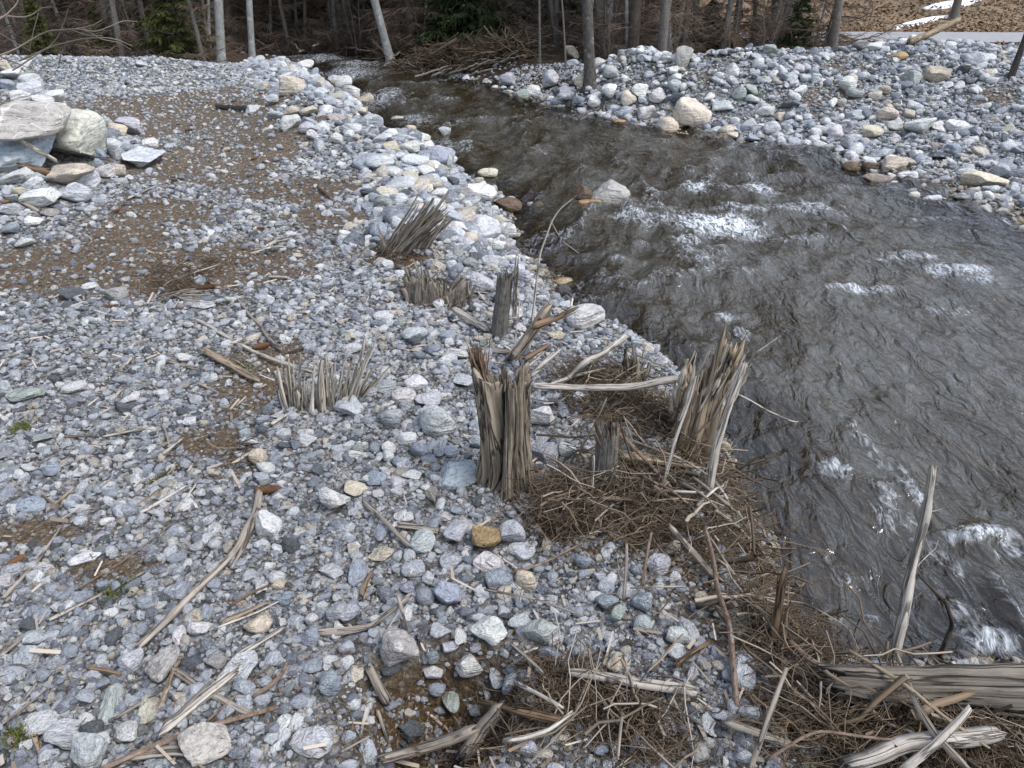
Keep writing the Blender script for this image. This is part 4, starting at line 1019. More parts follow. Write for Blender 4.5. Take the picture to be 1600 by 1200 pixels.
S('stick', 'short pale stick above the grey fan of splinters', [(449, 550), (493, 537)], 7, 4, 'weathered', flat=.6)
S('wood_shard', 'small tan chip on bare soil below the tan log', [(315, 601), (338, 612)], 6, 4, 'tan', flat=.4)
S('stick', 'pale peeled stick on needles below the low broken stump', [(420, 433), (448, 433)], 6, 6, 'pale')
for k in range(9):
    a = rng.uniform(-1, 1)
    S('dry_stalk', 'thin tan stalk in the fan shaped bundle on brown needles', [(250 + 9 * k * .4 + rng.uniform(-4, 4), 464 + rng.uniform(-4, 6)), (285 + rng.uniform(-6, 10), 452 + k * 2.2 + a * 2, .02), (322 + rng.uniform(-14, 14), 446 + k * 3.4)], 3, 1.5, 'weathered', group='thin tan stalks of the fan shaped bundle', cat='stalk', sides=5)
for k in range(7):
    u0 = 392 + rng.uniform(-4, 30)
    S('root_splinter', 'pale root splinter in the loose spray on far needle soil', [(u0, 392 + rng.uniform(-4, 4)), (425 + rng.uniform(-8, 8), 380 + rng.uniform(-6, 8), .03), (448 + rng.uniform(-8, 20), 366 + k * 3.4)], 4, 2, 'pale', group='pale root splinters in a loose spray', cat='splinter', sides=5)
# far left pile
S('stick', 'grey pole lying across the blue boulder under the slab', [(-6, 198, .22), (30, 218, .24), (62, 238, .2), (88, 252, .12)], 10, 7, 'pale')
S('stick', 'short brown stick under the white flat boulder', [(20, 309), (40, 320), (61, 331)], 7, 7, 'weathered')
S('log', 'dark wet log wedged below the blue boulder', [(34, 260, .05), (81, 271, .03)], 13, 12, 'brown', split=2)
S('log', 'small dark log with broken end by the boulder ridge', [(338, 166), (362, 168), (388, 170)], 7, 9, 'black')
S('stick', 'pale stick on gravel right of the white flat boulder', [(199, 310), (222, 300), (246, 290)], 7, 4, 'pale', flat=.6)
S('stick', 'thin stick lying level on the far brown soil patch', [(112, 175), (150, 174), (187, 176)], 3, 2, 'weathered', sides=6)
S('root', 'small forked root standing on gravel near the leaning sheaf', [(498, 290), (508, 300), (520, 312)], 7, 5, 'brown', twigs=4)
# around the stumps
S('log', 'short pale log leaning down right of the low broken stump', [(709, 483, .03), (735, 500, .02), (763, 516)], 13, 14, 'pale')
S('stick', 'thick grey stick slanting up right behind the tall cleft stump', [(800, 559, .03), (834, 511, 'y', .05), (857, 478, 'y', .10)], 20, 16, 'stump', split=4)
S('stick', 'dark brown splintered arm reaching right towards the white river boulder', [(834, 511, .22), (868, 498, 'y', .03), (903, 480, 'y', .06)], 13, 4, 'brown', split=3)
S('wood_shard', 'short rusty brown slab behind the tall cleft stump', [(820, 562, .08), (840, 549, 'y', .05), (857, 538, 'y', .10)], 13, 11, 'brown', flat=.5)
S('wood_shard', 'white split stake leaning right beside the tall cleft stump', [(830, 588, .04), (850, 567, 'y', .04), (871, 548, 'y', .08)], 11, 10, 'pale', flat=.6, split=1)
S('wood_shard', 'narrow white sliver next to the white split stake', [(820, 577, .05), (850, 549, 'y', .08)], 6, 4, 'pale', flat=.6)
S('driftwood_branch', 'crooked white driftwood branch reaching up over the water', [(854, 604, .03), (888, 590, .04), (911, 566, .12), (945, 548, 'y', .10), (979, 523, 'y', .18)], 10, 13, 'pale', twigs=2)
S('stick', 'thin white stick below the crooked white driftwood branch', [(898, 588, .05), (945, 576, .05)], 6, 4, 'pale')
S('pole', 'long peeled pole lying level between the two big stumps', [(834, 602, .10), (898, 606, 'y', .0), (975, 604, 'y', -.02), (1070, 590, 'y', -.05), (1145, 576, 'y', -.08)], 12, 15, 'pale', rough=.06)
S('plank', 'old brown plank lying behind the tall cleft stump', [(750, 546), (812, 551)], 14, 12, 'weathered', flat=.4)
S('bark_strip', 'narrow grey bark strip leaning on the dark bark stump', [(901, 720, .02), (925, 670, 'y', .02), (948, 622, 'y', .05)], 9, 6, 'weathered', flat=.4, cat='bark')
S('plank', 'broad tan split plank right of the dark bark stump', [(962, 709, .05), (1015, 718, .06), (1090, 728, .04)], 27, 18, 'tan', flat=.3, split=4)
S('pole', 'slim pale pole leaning against the splintered stump at the water', [(1030, 775, .02), (1050, 714, 'y', .04), (1070, 640, 'y', .08), (1086, 588, 'y', .12)], 8, 5, 'pale', rough=.05)
S('stick', 'short white stick standing before the dark bark stump', [(925, 776), (927, 712, 'y', .01)], 7, 4, 'pale')
S('stick', 'dark stick slanting down from the dark bark stump', [(965, 677, .10), (1010, 722, .08), (1052, 766, .03)], 7, 5, 'redbark')
S('pole', 'whitish birch pole propped against the right side of the splintered stump', [(1110, 780), (1117, 704, 'y', .03), (1140, 632, 'y', .06), (1163, 568, 'y', .1)], 13, 10, 'pale', rough=.06)
S('whip', 'thin bent pale whip rising over the river edge', [(826, 548, .0), (836, 470, 'y', .1), (845, 400, 'y', .15), (857, 351, 'y', .18), (872, 328, 'y', .18), (900, 306, 'y', .2)], 6, 1.6, 'pale', rough=.03, sides=6, cat='twig')
S('whip', 'thin grey whip arching up from the splintered stump', [(1155, 589, .25), (1178, 552, 'y', .05), (1215, 528, 'y', .1)], 4, 1.5, 'pale', rough=.03, sides=5, cat='twig')
S('whip', 'long thin whip trailing right over the water from the splintered stump', [(1148, 614, .2), (1202, 643, 'y', .02), (1239, 660, 'y', .04), (1313, 658, 'y', .05)], 3.5, 1.5, 'pale', rough=.03, sides=5, cat='twig')
S('whip', 'looping hair thin whip above the white river boulder', [(880, 378, .1), (915, 405, 'y', -.1), (930, 440, 'y', -.2), (905, 470, 'y', -.25)], 2.2, 1.2, 'weathered', rough=.03, sides=5, cat='twig')
S('whip', 'second hair thin whip crossing the looping one', [(860, 345, .2), (905, 420, 'y', -.1), (942, 462, 'y', -.15), (965, 520, 'y', -.3)], 2.0, 1.2, 'weathered', rough=.03, sides=5, cat='twig')
S('twig', 'thin upright grey twig left of the slim upright snag', [(733, 470), (731, 440, 'y', .02)], 3.5, 3, 'weathered', sides=5)
S('twig', 'thin pale upright twig right of the slim upright snag', [(802, 560), (812, 470, 'y', .1)], 4, 2.5, 'pale', sides=5)
S('stick', 'pale stick resting in the gap right of the tall cleft stump', [(862, 668, .02), (880, 680, .04), (905, 655, .05)], 5, 3, 'pale')
for k, (a, b_, w, mt, lb) in enumerate([((1060, 753), (1124, 800), 7, 'weathered', 'grey stick across the twig tangle below the plank'), ((1082, 745), (1180, 838), 6, 'weathered', 'long grey stick ending over the water below the plank'),
        ((1112, 745), (1150, 815), 6, 'pale', 'short pale stick by the foot of the birch pole'), ((1000, 742), (1090, 800), 6, 'redbark', 'barked stick in front of the broad tan plank'), ((990, 690), (1105, 742), 5, 'weathered', 'thin stick lying on top of the broad tan plank'),
        ((1020, 765), (1150, 782), 5, 'pale', 'level pale stick in front of the broad tan plank'), ((1090, 790), (1135, 752), 6, 'pale', 'pale stick rising toward the water near the birch pole'), ((1130, 700), (1152, 762), 7, 'weathered', 'weathered stick hanging off the right side of the tangle')]):
    S('stick', lb, [a + (.06,), ((a[0] + b_[0]) / 2 + 4, (a[1] + b_[1]) / 2 - 5, .10), b_ + (.05,)], w, w * .6, mt)
# foreground centre
S('log', 'pale peeled log lying level near the bottom centre', [(888, 1050, .02), (979, 1063, .02), (1085, 1081, .01)], 17, 21, 'pale', rough=.05)
S('driftwood_branch', 'forked pale driftwood piece on gravel left of the bottom hollow', [(492, 988), (540, 984), (581, 977), (618, 948, .02), (642, 930, .03)], 13, 8, 'weathered', split=3)
S('log', 'upper thick grey piece of the bent split log', [(722, 1185, .03), (750, 1142, .06), (783, 1103, .07)], 30, 27, 'weathered', split=6)
S('log', 'lower long grey arm of the bent split log', [(596, 1188, .02), (660, 1172, .05), (700, 1158, .07), (742, 1138, .09)], 17, 22, 'weathered', split=5)
S('stick', 'pale bent stick right of the bent split log', [(786, 1158, .05), (820, 1153, .05), (857, 1141, .06), (894, 1112, .08)], 11, 9, 'pale', rough=.05)
S('log', 'short tan log piece standing at the edge of the hollow', [(577, 1043, .02), (590, 1070, .03), (604, 1096)], 16, 17, 'weathered')
S('wood_shard', 'dark splinter hanging in the bottom hollow', [(591, 1112), (600, 1140), (606, 1160)], 10, 5, 'weathered', split=2)
S('plank', 'dark brown split plank above the pale bent stick', [(752, 1096, .04), (815, 1108, .05), (884, 1124, .05)], 14, 20, 'brown', flat=.5, split=5)
S('stick', 'white stick lying on the dark brown split plank', [(807, 1065, .05), (840, 1084, .07), (880, 1106, .08)], 7, 5, 'pale')
S('stick', 'thin brown stick left end of the pale peeled log', [(798, 1007), (822, 1028, .03), (849, 1052, .03)], 8, 6, 'weathered')
S('stick', 'slanting grey stick next to the small weathered plank', [(566, 784), (600, 815, .02), (646, 858)], 7, 9, 'weathered')
S('plank', 'small weathered plank under the slanting grey stick', [(622, 820), (652, 824), (684, 830)], 16, 14, 'weathered', flat=.4)
S('twig', 'long reddish twig across the grey stones in the centre', [(798, 895, .02), (850, 878, .03), (908, 850, .03)], 5, 4, 'redbark', rough=.05)
S('twig', 'crooked tan twig with side shoots on the central stones', [(759, 921, .03), (800, 929, .04), (834, 935, .03), (911, 962, .03)], 6, 4, 'weathered', twigs=6)
S('whip', 'curved white whip standing above the pale peeled log', [(867, 1042, .02), (874, 989, 'y', .02), (866, 955, 'y', .04)], 3, 2, 'pale', rough=.03, sides=5, cat='twig')
S('stick', 'thin dark stick standing against the twig tangle', [(1003, 916, .01), (1010, 870, .10), (1018, 832, .15)], 6, 5, 'redbark')
S('stick', 'thin grey stick standing left of the dark one at the tangle', [(975, 936, .01), (979, 850, .14)], 7, 5, 'weathered')
S('stick', 'white thin stick lying level in front of the tangle', [(985, 919, .03), (1072, 917, .03)], 4, 3, 'pale')
S('stick', 'small stick pointing down below the pale peeled log', [(972, 1120, .08), (965, 1186, .03)], 5, 5, 'weathered')
S('stick', 'forked stick behind the forked pale driftwood piece', [(621, 930, .04), (630, 962, .03), (638, 994)], 8, 5, 'weathered')
S('wood_shard', 'reddish wood chip near the blue grey block in the centre', [(664, 728), (688, 722)], 7, 5, 'brown', flat=.5)
S('wood_shard', 'frayed tan splinter upright in gravel left of centre', [(566, 934), (572, 912, .03), (582, 893, .06)], 16, 8, 'tan', flat=.5, split=4)
# lower right
S('pole', 'tall grey stake standing at the water in the lower right', [(1394, 1035), (1411, 962, 'y', .02), (1428, 868, 'y', .04), (1448, 800, 'y', .05), (1456, 732, 'y', .07)], 15, 9, 'pale', twigs=6, split=1, bend=.004)
S('stick', 'dark wet curved stick arching into the water right of the tall stake', [(1468, 1026, .0), (1490, 978, 'y', .05), (1479, 938, 'y', .08), (1435, 898, 'y', .10)], 9, 5, 'black', twigs=3)
S('log', 'thick weathered log lying level at the right bottom edge of the water', [(1300, 1062, .05), (1400, 1072, .05), (1500, 1075, .05), (1690, 1080, .05)], 52, 88, 'log_wood', rough=.05, split=9, sides=26)
S('twig', 'long tan twig slanting down across the twig mat at right', [(1327, 1016, .12), (1418, 1073, .14), (1482, 1124, .12), (1546, 1168, .08)], 6, 4, 'tan', rough=.05, twigs=2)
S('twig', 'grey twig slanting down from the tall stake to the bottom edge', [(1401, 1023, .10), (1425, 1090, .13), (1465, 1148, .12), (1512, 1202, .1)], 5, 8, 'weathered', rough=.05)
S('stick', 'grey brown stick standing at the bottom edge with pale top', [(1172, 1204, .06), (1195, 1131, .16), (1229, 1043, .22)], 12, 9, 'weathered', twigs=2)
S('twig', 'long bent brown twig level across the twig mat', [(1195, 1188, .05), (1240, 1160, .1), (1279, 1141, .12), (1414, 1156, .1), (1480, 1153, .08)], 6, 4, 'redbark', rough=.05)
S('log', 'smooth pale driftwood limb at the bottom right', [(1327, 1194, .06), (1370, 1180, .08), (1414, 1163, .09), (1480, 1155, .09), (1560, 1146, .08)], 22, 26, 'pale', rough=.08)
S('stick', 'white stick with broken forked tip over the smooth pale limb', [(1411, 1203, .10), (1458, 1166, .13), (1499, 1124, .16), (1516, 1104, .18)], 15, 10, 'pale', twigs=2)
S('stick', 'dark slanting stick running down the lower right gravel', [(1100, 824, .08), (1127, 935, .04), (1141, 1019, .03), (1151, 1106)], 8, 11, 'redbark', rough=.06)
S('stick', 'grey stick ending at the gravel left of the dark slanting stick', [(1045, 822, .06), (1085, 868, .04), (1116, 903)], 10, 11, 'weathered')
S('stick', 'grey stick bending from the tangle down to the waterline', [(1121, 800, .08), (1185, 851, .08), (1205, 880, .06), (1219, 903, .02)], 9, 6, 'weathered')
S('stick', 'thin double stick right of the dark slanting stick', [(1108, 840, .07), (1135, 880, .06), (1166, 922, .02)], 6, 5, 'weathered', split=1)
S('branch', 'brown root like branch at the water left of the thick log', [(1235, 1002, .05), (1262, 1028, .06), (1290, 1044, .06), (1326, 1056, .06)], 9, 8, 'redbark', twigs=4)
S('stub', 'upright rotten brown stub at the waterline', [(1207, 1000), (1215, 950, 'y', .02), (1226, 893, 'y', .03)], 22, 13, 'brown', split=6, twigs=3, cat='stub')
S('stick', 'short dark charred stick among grey stones at lower right', [(1088, 948, .02), (1120, 938, .03), (1152, 926, .02)], 12, 12, 'black')
S('whip', 'very thin long twig reaching over the water at lower right', [(1161, 928, .08), (1262, 942, 'y', .0), (1330, 982, 'y', -.08), (1352, 1034, 'y', -.2)], 3, 2, 'tan', rough=.03, sides=5, cat='twig')
S('plank', 'grey weathered plank half under twigs at the bottom right', [(1136, 1128, .02), (1185, 1146, .03), (1240, 1166, .03)], 18, 14, 'weathered', flat=.35, split=3)
S('stick', 'rusty orange twig end poking over the water below the tangle', [(1150, 838, .10), (1200, 858, .10), (1242, 858, .08)], 5, 4, 'brown')
S('stick', 'frayed brown stick at the gravel edge left of the dark slanting stick', [(1052, 1042, .02), (1078, 1022, .03), (1106, 1004, .03)], 12, 8, 'brown', split=3)
S('stick', 'tan twig above the pale peeled log pointing up right', [(1010, 1050, .06), (1042, 1018, .09), (1068, 990, .1)], 5, 3, 'tan')
# the leaning log and sticks by the road
S('log', 'peeled brown log leaning up from the far bank by the road', [(1420, 66, .05), (1455, 52, 'y', .4), (1497, 32, 'y', .9)], 12, 12, 'tan', rough=.05)

# ---------------------------------------------------------------- stumps
def stump_body(base, R, H, clefts=(), jag=.03, flare=.35, lean=(0, 0), nth=110, nz=56, seed=1, ridges=.10, topfun=None, oval=1.0, lobes=4):
    r = np.random.default_rng(seed)
    th = np.linspace(-np.pi, np.pi, nth, endpoint=False)
    o = r.uniform(0, 40)
    cth, sth = np.cos(th), np.sin(th)
    top = H + jag * (noise3(cth * 2.4 + o, sth * 2.4, 1, 4) + .9 * noise3(cth * 7 + o, sth * 7, 2, 5) + .7 * noise3(cth * 19 + o, sth * 19, 2, 6))
    if topfun is not None: top = top + topfun(th)
    V, UV = [], []
    s = np.linspace(0, 1, nz)
    for k in range(nz):
        z = -.12 + (top + .12) * s[k]
        zz = np.maximum(z, 0)
        rad = R * (1 + flare * np.exp(-zz / (.28 * R + .05)) * (.6 + .5 * np.cos(lobes * th + o)))
        rad = rad * (1 - 1.1 * ridges * (1 - np.abs(noise3(cth * 8 + o, sth * 8, zz * 2.2, 17)) * 2.2).clip(0) ** 3 - .7 * ridges * (1 - np.abs(noise3(cth * 17 + o, sth * 17, zz * 3.5, 19)) * 2.2).clip(0) ** 3)
        rad = rad * (1 + ridges * noise3(cth * 3.3 + o, sth * 3.3, zz * 2.5, 7) + ridges * .7 * noise3(cth * 9 + o, sth * 9, zz * 3, 8) + ridges * .45 * noise3(cth * 24 + o, sth * 24, zz * 5, 9))
        for (tc, wd, dp, z0) in clefts:
            dth = np.angle(np.exp(1j * (th - tc - .10 * np.sin(zz * 9 + tc))))
            rad = rad * (1 - dp * np.exp(-(dth / wd) ** 2) * sstep((zz - z0) / .06 + .4))
        rad = rad * (1 - .10 * s[k])
        V.append(np.stack([rad * cth + lean[0] * zz + 0, oval * rad * sth + lean[1] * zz, z], 1))
        UV.append(np.stack([np.abs(th) * R, z], 1))
    last = V[-1]
    cen = last.mean(0)
    for f, dz in ((.80, .0), (.5, -.035), (.2, -.05)):
        q = cen + (last - cen) * f
        q[:, 2] = last[:, 2] * f + (1 - f) * (top.min()) + dz * H / .45 + .012 * noise3(cth * 8 * f + o, sth * 8 * f, 5, 3)
        V.append(q); UV.append(np.stack([np.abs(th) * R, top + (1 - f) * .1], 1))
    n = len(V)
    i = np.arange(n * nth).reshape(n, nth); i2 = np.roll(i, -1, 1)
    V = np.array(V) + np.asarray(base)
    mb = MB()
    tone = np.repeat(np.linspace(.25, .75, n), nth)
    mb.add(V.reshape(-1, 3), np.stack([i[:-1], i2[:-1], i2[1:], i[1:]], -1), None, np.array(UV).reshape(-1, 2), tone)
    c = V[-1].mean(0)
    mb.add([c], None, None, [[0, 0]], np.array([.3]))
    k0 = (n - 1) * nth
    mb.t.append(np.stack([k0 + np.arange(nth), k0 + (np.arange(nth) + 1) % nth, np.full(nth, mb.n - 1)], 1))
    return mb
def blades(mb, bases, dirs, lens, wid, thick=.35, K=6, curve=.02, seed=0, taper=.28):
    """tapering splinters of torn wood"""
    r = np.random.default_rng(seed)
    bases, dirs, lens = np.asarray(bases), np.asarray(dirs), np.asarray(lens)
    dirs = dirs / np.linalg.norm(dirs, axis=1, keepdims=True)
    t = np.linspace(0, 1, K)
    side = r.normal(size=dirs.shape)
    p = bases[:, None] + dirs[:, None] * (lens[:, None] * t)[..., None] + side[:, None] * (curve * lens[:, None] * t ** 2)[..., None]
    p = p + r.normal(0, .010, p.shape) * lens[:, None, None] * t[None, :, None]
    w = np.broadcast_to(wid, (len(bases),))
    rad = w[:, None] * .5 * (1 - (1 - taper) * t ** 1.7)[None] * (1 + .25 * r.normal(size=(len(bases), K)))
    mb.tubes(p, np.abs(rad), 5, thick, tone=r.uniform(.1, .95, len(bases)), roll=r.uniform(0, 3, len(bases)))
    return mb

def px2m(p): return slant(p) / FPX
# tall cleft stump
b = P(792, 752); b[2] -= .01; k = px2m(b)
H = top_z(b, 583) - b[2]; R = 36 * k
root = empty('tree_stump', b)
tag(root, 'tall weathered stump split by a deep dark cleft, standing amid grey stones', 'stump')
mb = stump_body((0, 0, 0), R, H, clefts=[(-1.93, .20, .85, .02), (-1.0, .06, .30, .1), (-2.6, .06, .30, .0), (-.45, .05, .2, .0), (.9, .1, .3, 0)], jag=.03, flare=.38, seed=5, ridges=.11, nth=300, nz=80,
                topfun=lambda th: -.05 * np.exp(-(np.angle(np.exp(1j * (th - 1.6))) / .7) ** 2) + .02 * np.exp(-(np.angle(np.exp(1j * (th + 2.9))) / .4) ** 2))
for a in mb.v:                                 # the left lobe curves outward
    zz = np.clip(a[:, 2] / H, 0, 1.2)
    a[:, 0] -= .036 * zz ** 2 * sstep((-a[:, 0] - .008) / .03)
mb.build('trunk', M['stump'], root)
mb = MB()
r = np.random.default_rng(3)
n = 14
th = r.uniform(-np.pi, np.pi, n)
bs = np.stack([R * .8 * np.cos(th), R * .8 * np.sin(th), H - .05 + r.uniform(-.03, .02, n)], 1)
blades(mb, bs, np.stack([.35 * np.cos(th) + r.normal(0, .1, n), .35 * np.sin(th), np.ones(n)], 1), r.uniform(.03, .07, n), r.uniform(.006, .014, n), seed=4)
mb.build('splinters', M['stump'], root)
mb = MB()
n = 34
bs = np.stack([-R * 1.0 + r.normal(0, .010, n), r.normal(0.02, .016, n), H - .04 + r.uniform(-.02, .03, n)], 1)
blades(mb, bs, np.stack([r.normal(-.22, .16, n), r.normal(.1, .1, n), np.ones(n)], 1), r.uniform(.06, .16, n), r.uniform(.006, .014, n), seed=6)
tag(mb.build('torn_root', M['brown'], root), 'reddish brown torn tuft at the top left of the stump')

# splintered stump at the water
b = P(1080, 700); k = px2m(b)
root = empty('tree_stump', b)
tag(root, 'broad brown stump with grey splintered top leaning right at the water edge', 'stump')
H = top_z(b, 588) - b[2]; R = 41 * k
mb = stump_body((0, 0, 0), R, H, clefts=[(-.75, .14, .5, .0), (-2.0, .06, .3, .1), (-1.35, .04, .25, .0)], jag=.10, flare=.15, seed=9, ridges=.12, lean=(.12, .05), nth=140,
                topfun=lambda th: .05 * np.cos(th - .5))
mb.build('trunk', M['tan'], root)
mb = MB(); r = np.random.default_rng(8); n = 60
th = r.uniform(-np.pi, np.pi, n); rr = R * np.sqrt(r.uniform(.35, 1, n))
z0 = r.uniform(.40, .97, n) * H
bs = np.stack([rr * np.cos(th) * 1.0 + .12 * z0, rr * np.sin(th) + .05 * z0, z0], 1)
blades(mb, bs, np.stack([.26 + r.normal(0, .09, n) + .12 * np.cos(th), .05 + r.normal(0, .06, n), np.ones(n)], 1), r.uniform(.3, .65, n) * H * (1.2 - .6 * z0 / H), r.uniform(.010, .040, n), thick=.28, seed=2, taper=.45)
mb.build('splinters', M['splinter'], root)

# dark bark stump
b = P(944, 757); k = px2m(b)
H = top_z(b, 672) - b[2]
root = empty('tree_stump', b)
tag(root, 'small dark stump with rough bark and a brown broken top', 'stump')
stump_body((0, 0, 0), 19 * k, H, clefts=[(-1.0, .05, .25, 0)], jag=.025, flare=.1, seed=12, ridges=.06, nz=40).build('bark', M['bark'], root)
mb = MB(); r = np.random.default_rng(18); n = 26
th = r.uniform(-np.pi, np.pi, n)
blades(mb, np.stack([15 * k * np.cos(th), 15 * k * np.sin(th), H - .05 + 0 * th], 1), np.stack([r.normal(0, .2, n), r.normal(0, .2, n), np.ones(n)], 1), r.uniform(.05, .11, n), r.uniform(.012, .02, n), seed=3)
mb.build('broken_wood', M['brown'], root)

# slim upright snag
b = P(780, 524); k = px2m(b)
H = top_z(b, 426) - b[2]
root = empty('snag', b)
tag(root, 'slim upright snag with brown bark and torn top behind the tall cleft stump', 'stump')
stump_body((0, 0, 0), 13.5 * k, H * .97, clefts=[(-.4, .1, .25, .0)], jag=.02, flare=.12, seed=15, ridges=.07, lean=(.10, .0), nz=44).build('bark', M['bark'], root)
mb = MB(); r = np.random.default_rng(28); n = 30
th = r.uniform(-.9, .9, n)
blades(mb, np.stack([12.5 * k * np.cos(th) + .045, 12 * k * np.sin(th), r.uniform(.25, .9, n) * H], 1), np.stack([.08 + r.normal(0, .03, n), r.normal(0, .03, n), np.ones(n)], 1), r.uniform(.06, .16, n), r.uniform(.008, .016, n), seed=5)
mb.build('bare_wood', M['weathered'], root)

# fans of splinters
def splinter_fan(label, px_bases, n, len_px, dirfun, wid, material, seed, jitter=.02, core=None):
    r = np.random.default_rng(seed)
    B = np.array([P(*q) for q in px_bases])
    root_p = B.mean(0)
    rt = empty('splintered_stump', root_p)
    tag(rt, label, 'stump')
    s = r.random(n)
    cs = np.linspace(0, 1, len(B))
    bs = np.stack([np.interp(s, cs, B[:, c]) for c in range(3)], 1) - root_p
    bs[:, 0] += r.normal(0, jitter * .6, n); bs[:, 1] += r.normal(0, jitter, n); bs[:, 2] -= .03
    kk = px2m(root_p)
    d = np.array([dirfun(q, r) for q in s])
    ln = np.array([len_px(q) for q in s]) * kk * (.25 + .85 * r.random(n) ** .8)
    # splinters tear off in packets: neighbours share a direction and a length
    pk = np.round(s * 9).astype(int)
    pd, pl = r.normal(0, .10, (10, 3)), r.uniform(.55, 1.12, 10)
    d = d * [1, 1, 1] + pd[pk]; ln = ln * pl[pk]
    mb = blades(MB(), bs, d, ln, np.exp(r.normal(.2, .45, n)) * wid, thick=.32, seed=seed, curve=.025, taper=.55)
    mb.build('splinters', M[material], rt)
    w_ = np.linalg.norm(B[-1] - B[0]) / 2 + .015
    mb = stump_body((0, .01, -.03), 1.0, .05 + .06 * (core or 0), jag=.07, flare=.05, seed=seed, ridges=.10, nth=80, nz=20)
    for a in mb.v:
        a[:, 0] *= w_; a[:, 1] *= max(jitter * 1.5, .03)
    mb.build('root', M['weathered'], rt)
    return rt
splinter_fan('pale grey fan of splinters sticking out of gravel at the left', [(440, 636), (480, 640), (520, 636), (560, 622)], 85,
             lambda s: 80 + 55 * s, lambda s, r: (-.08 + .75 * s ** 1.5 + r.normal(0, .06), r.normal(.05, .08), 1.0), .013, 'splinter', 41, .022)
splinter_fan('grey brown sheaf of splinters leaning right above a dark hole', [(598, 395), (615, 398), (640, 390)], 110,
             lambda s: 112 - 15 * s, lambda s, r: (.66 + .25 * s + r.normal(0, .10), r.normal(.05, .10), .9), .018, 'weathered', 42, .05, 1)
splinter_fan('low broken stump of curling brown splinters between sheaf and snag', [(648, 462), (675, 466), (700, 478), (716, 482)], 95,
             lambda s: 66 + 12 * math.sin(s * 6), lambda s, r: (-.25 + .7 * s ** 2 + r.normal(0, .10), r.normal(.05, .12), 1.0), .015, 'weathered', 43, .035, 1)
splinter_fan('stubby brown broken stump right of the tall cleft stump, in the twig tangle', [(972, 792), (985, 796), (998, 790)], 40,
             lambda s: 52, lambda s, r: (.1 + r.normal(0, .16), r.normal(0, .12), 1.0), .012, 'brown', 44, .02)
splinter_fan('small brown splintered stub behind the crooked driftwood at the water', [(975, 600), (988, 598), (1000, 596)], 36,
             lambda s: 66, lambda s, r: (.05 + r.normal(0, .2), r.normal(0, .15), 1.0), .013, 'stump', 45, .02)

# ---------------------------------------------------------------- twig mats and litter (nobody could count these)
def fibre_mat(label, areas, n, ln, zspread, rad=.0011, material='fibre', seed=0, name='twig_mat', up=.35, K=6, ymin=0):
    r = np.random.default_rng(seed)
    cen = []
    wts = np.array([a[4] if len(a) > 4 else 1.0 for a in areas], float); wts /= wts.sum()
    for a, w in zip(areas, wts):
        e = px_ellipse(*a[:4]); m = int(n * w)
        q = r.normal(size=(m, 2)) * .55
        cen.append(np.stack([e[0] + q[:, 0] * e[2], e[1] + q[:, 1] * e[3]], 1))
    cen = np.concatenate(cen); cen = cen[cen[:, 1] > ymin]; n = len(cen)
    z = ground(cen[:, 0], cen[:, 1]) + np.abs(r.normal(0, 1, n)) * zspread
    th = r.uniform(0, 2 * np.pi, n)
    d = np.stack([np.cos(th), np.sin(th), r.normal(0, up, n)], 1); d /= np.linalg.norm(d, axis=1, keepdims=True)
    c2 = r.normal(size=(n, 3)); L = ln * r.uniform(.35, 1.3, n)
    t = np.linspace(-.5, .5, K)
    p = np.concatenate([cen, z[:, None]], 1)[:, None] + d[:, None] * (L[:, None] * t)[..., None] + c2[:, None] * ((.38 if rad < .002 or rad > .005 else .13) * L[:, None] * (t ** 2))[..., None] + r.normal(0, .02, (n, K, 3)) * L[:, None, None]
    gz = ground(p[..., 0].ravel(), p[..., 1].ravel()).reshape(n, K)
    p[..., 2] = np.maximum(p[..., 2], gz + .004)
    ra = rad * np.exp(r.normal(0, .45, n))
    mb = MB()
    mb.tubes(p, ra[:, None] * np.linspace(1.2, .6, K)[None], 3, tone=np.clip(r.normal(.45, .3, n), 0, 1))
    return tag(mb.build(name, M[material]), label, 'twigs' if name.startswith('twig') else 'litter', kind='stuff')
fibre_mat('tangle of dead brown twigs and roots between the two big stumps', [(880, 800, 60, 45, 1.6), (1000, 800, 75, 60, 1.6), (1080, 700, 60, 50), (985, 640, 70, 35), (1110, 760, 40, 50), (930, 600, 60, 25), (1145, 850, 45, 50)], 6200, .12, .042, seed=1)
fibre_mat('mat of dead grass and twigs at the bottom centre', [(900, 1110, 130, 50, 1.5), (1000, 1150, 70, 50), (860, 1060, 60, 30, .5), (760, 1170, 60, 25, .4)], 2000, .10, .022, seed=2)
fibre_mat('mat of dead grass stalks and twigs in the bottom right corner below the log', [(1380, 1150, 150, 50, 2.2), (1520, 1180, 110, 50, 1.5), (1230, 1060, 70, 60, .9), (1300, 1060, 50, 30, .6), (1215, 960, 30, 60, .5)], 5600, .14, .035, seed=3)
fibre_mat('roots and dead fibres in the dark hole of the leaning sheaf', [(610, 400, 35, 16), (660, 450, 35, 20), (380, 715, 25, 25, .4), (290, 425, 60, 18), (270, 455, 40, 14)], 900, .14, .02, rad=.0016, seed=4)

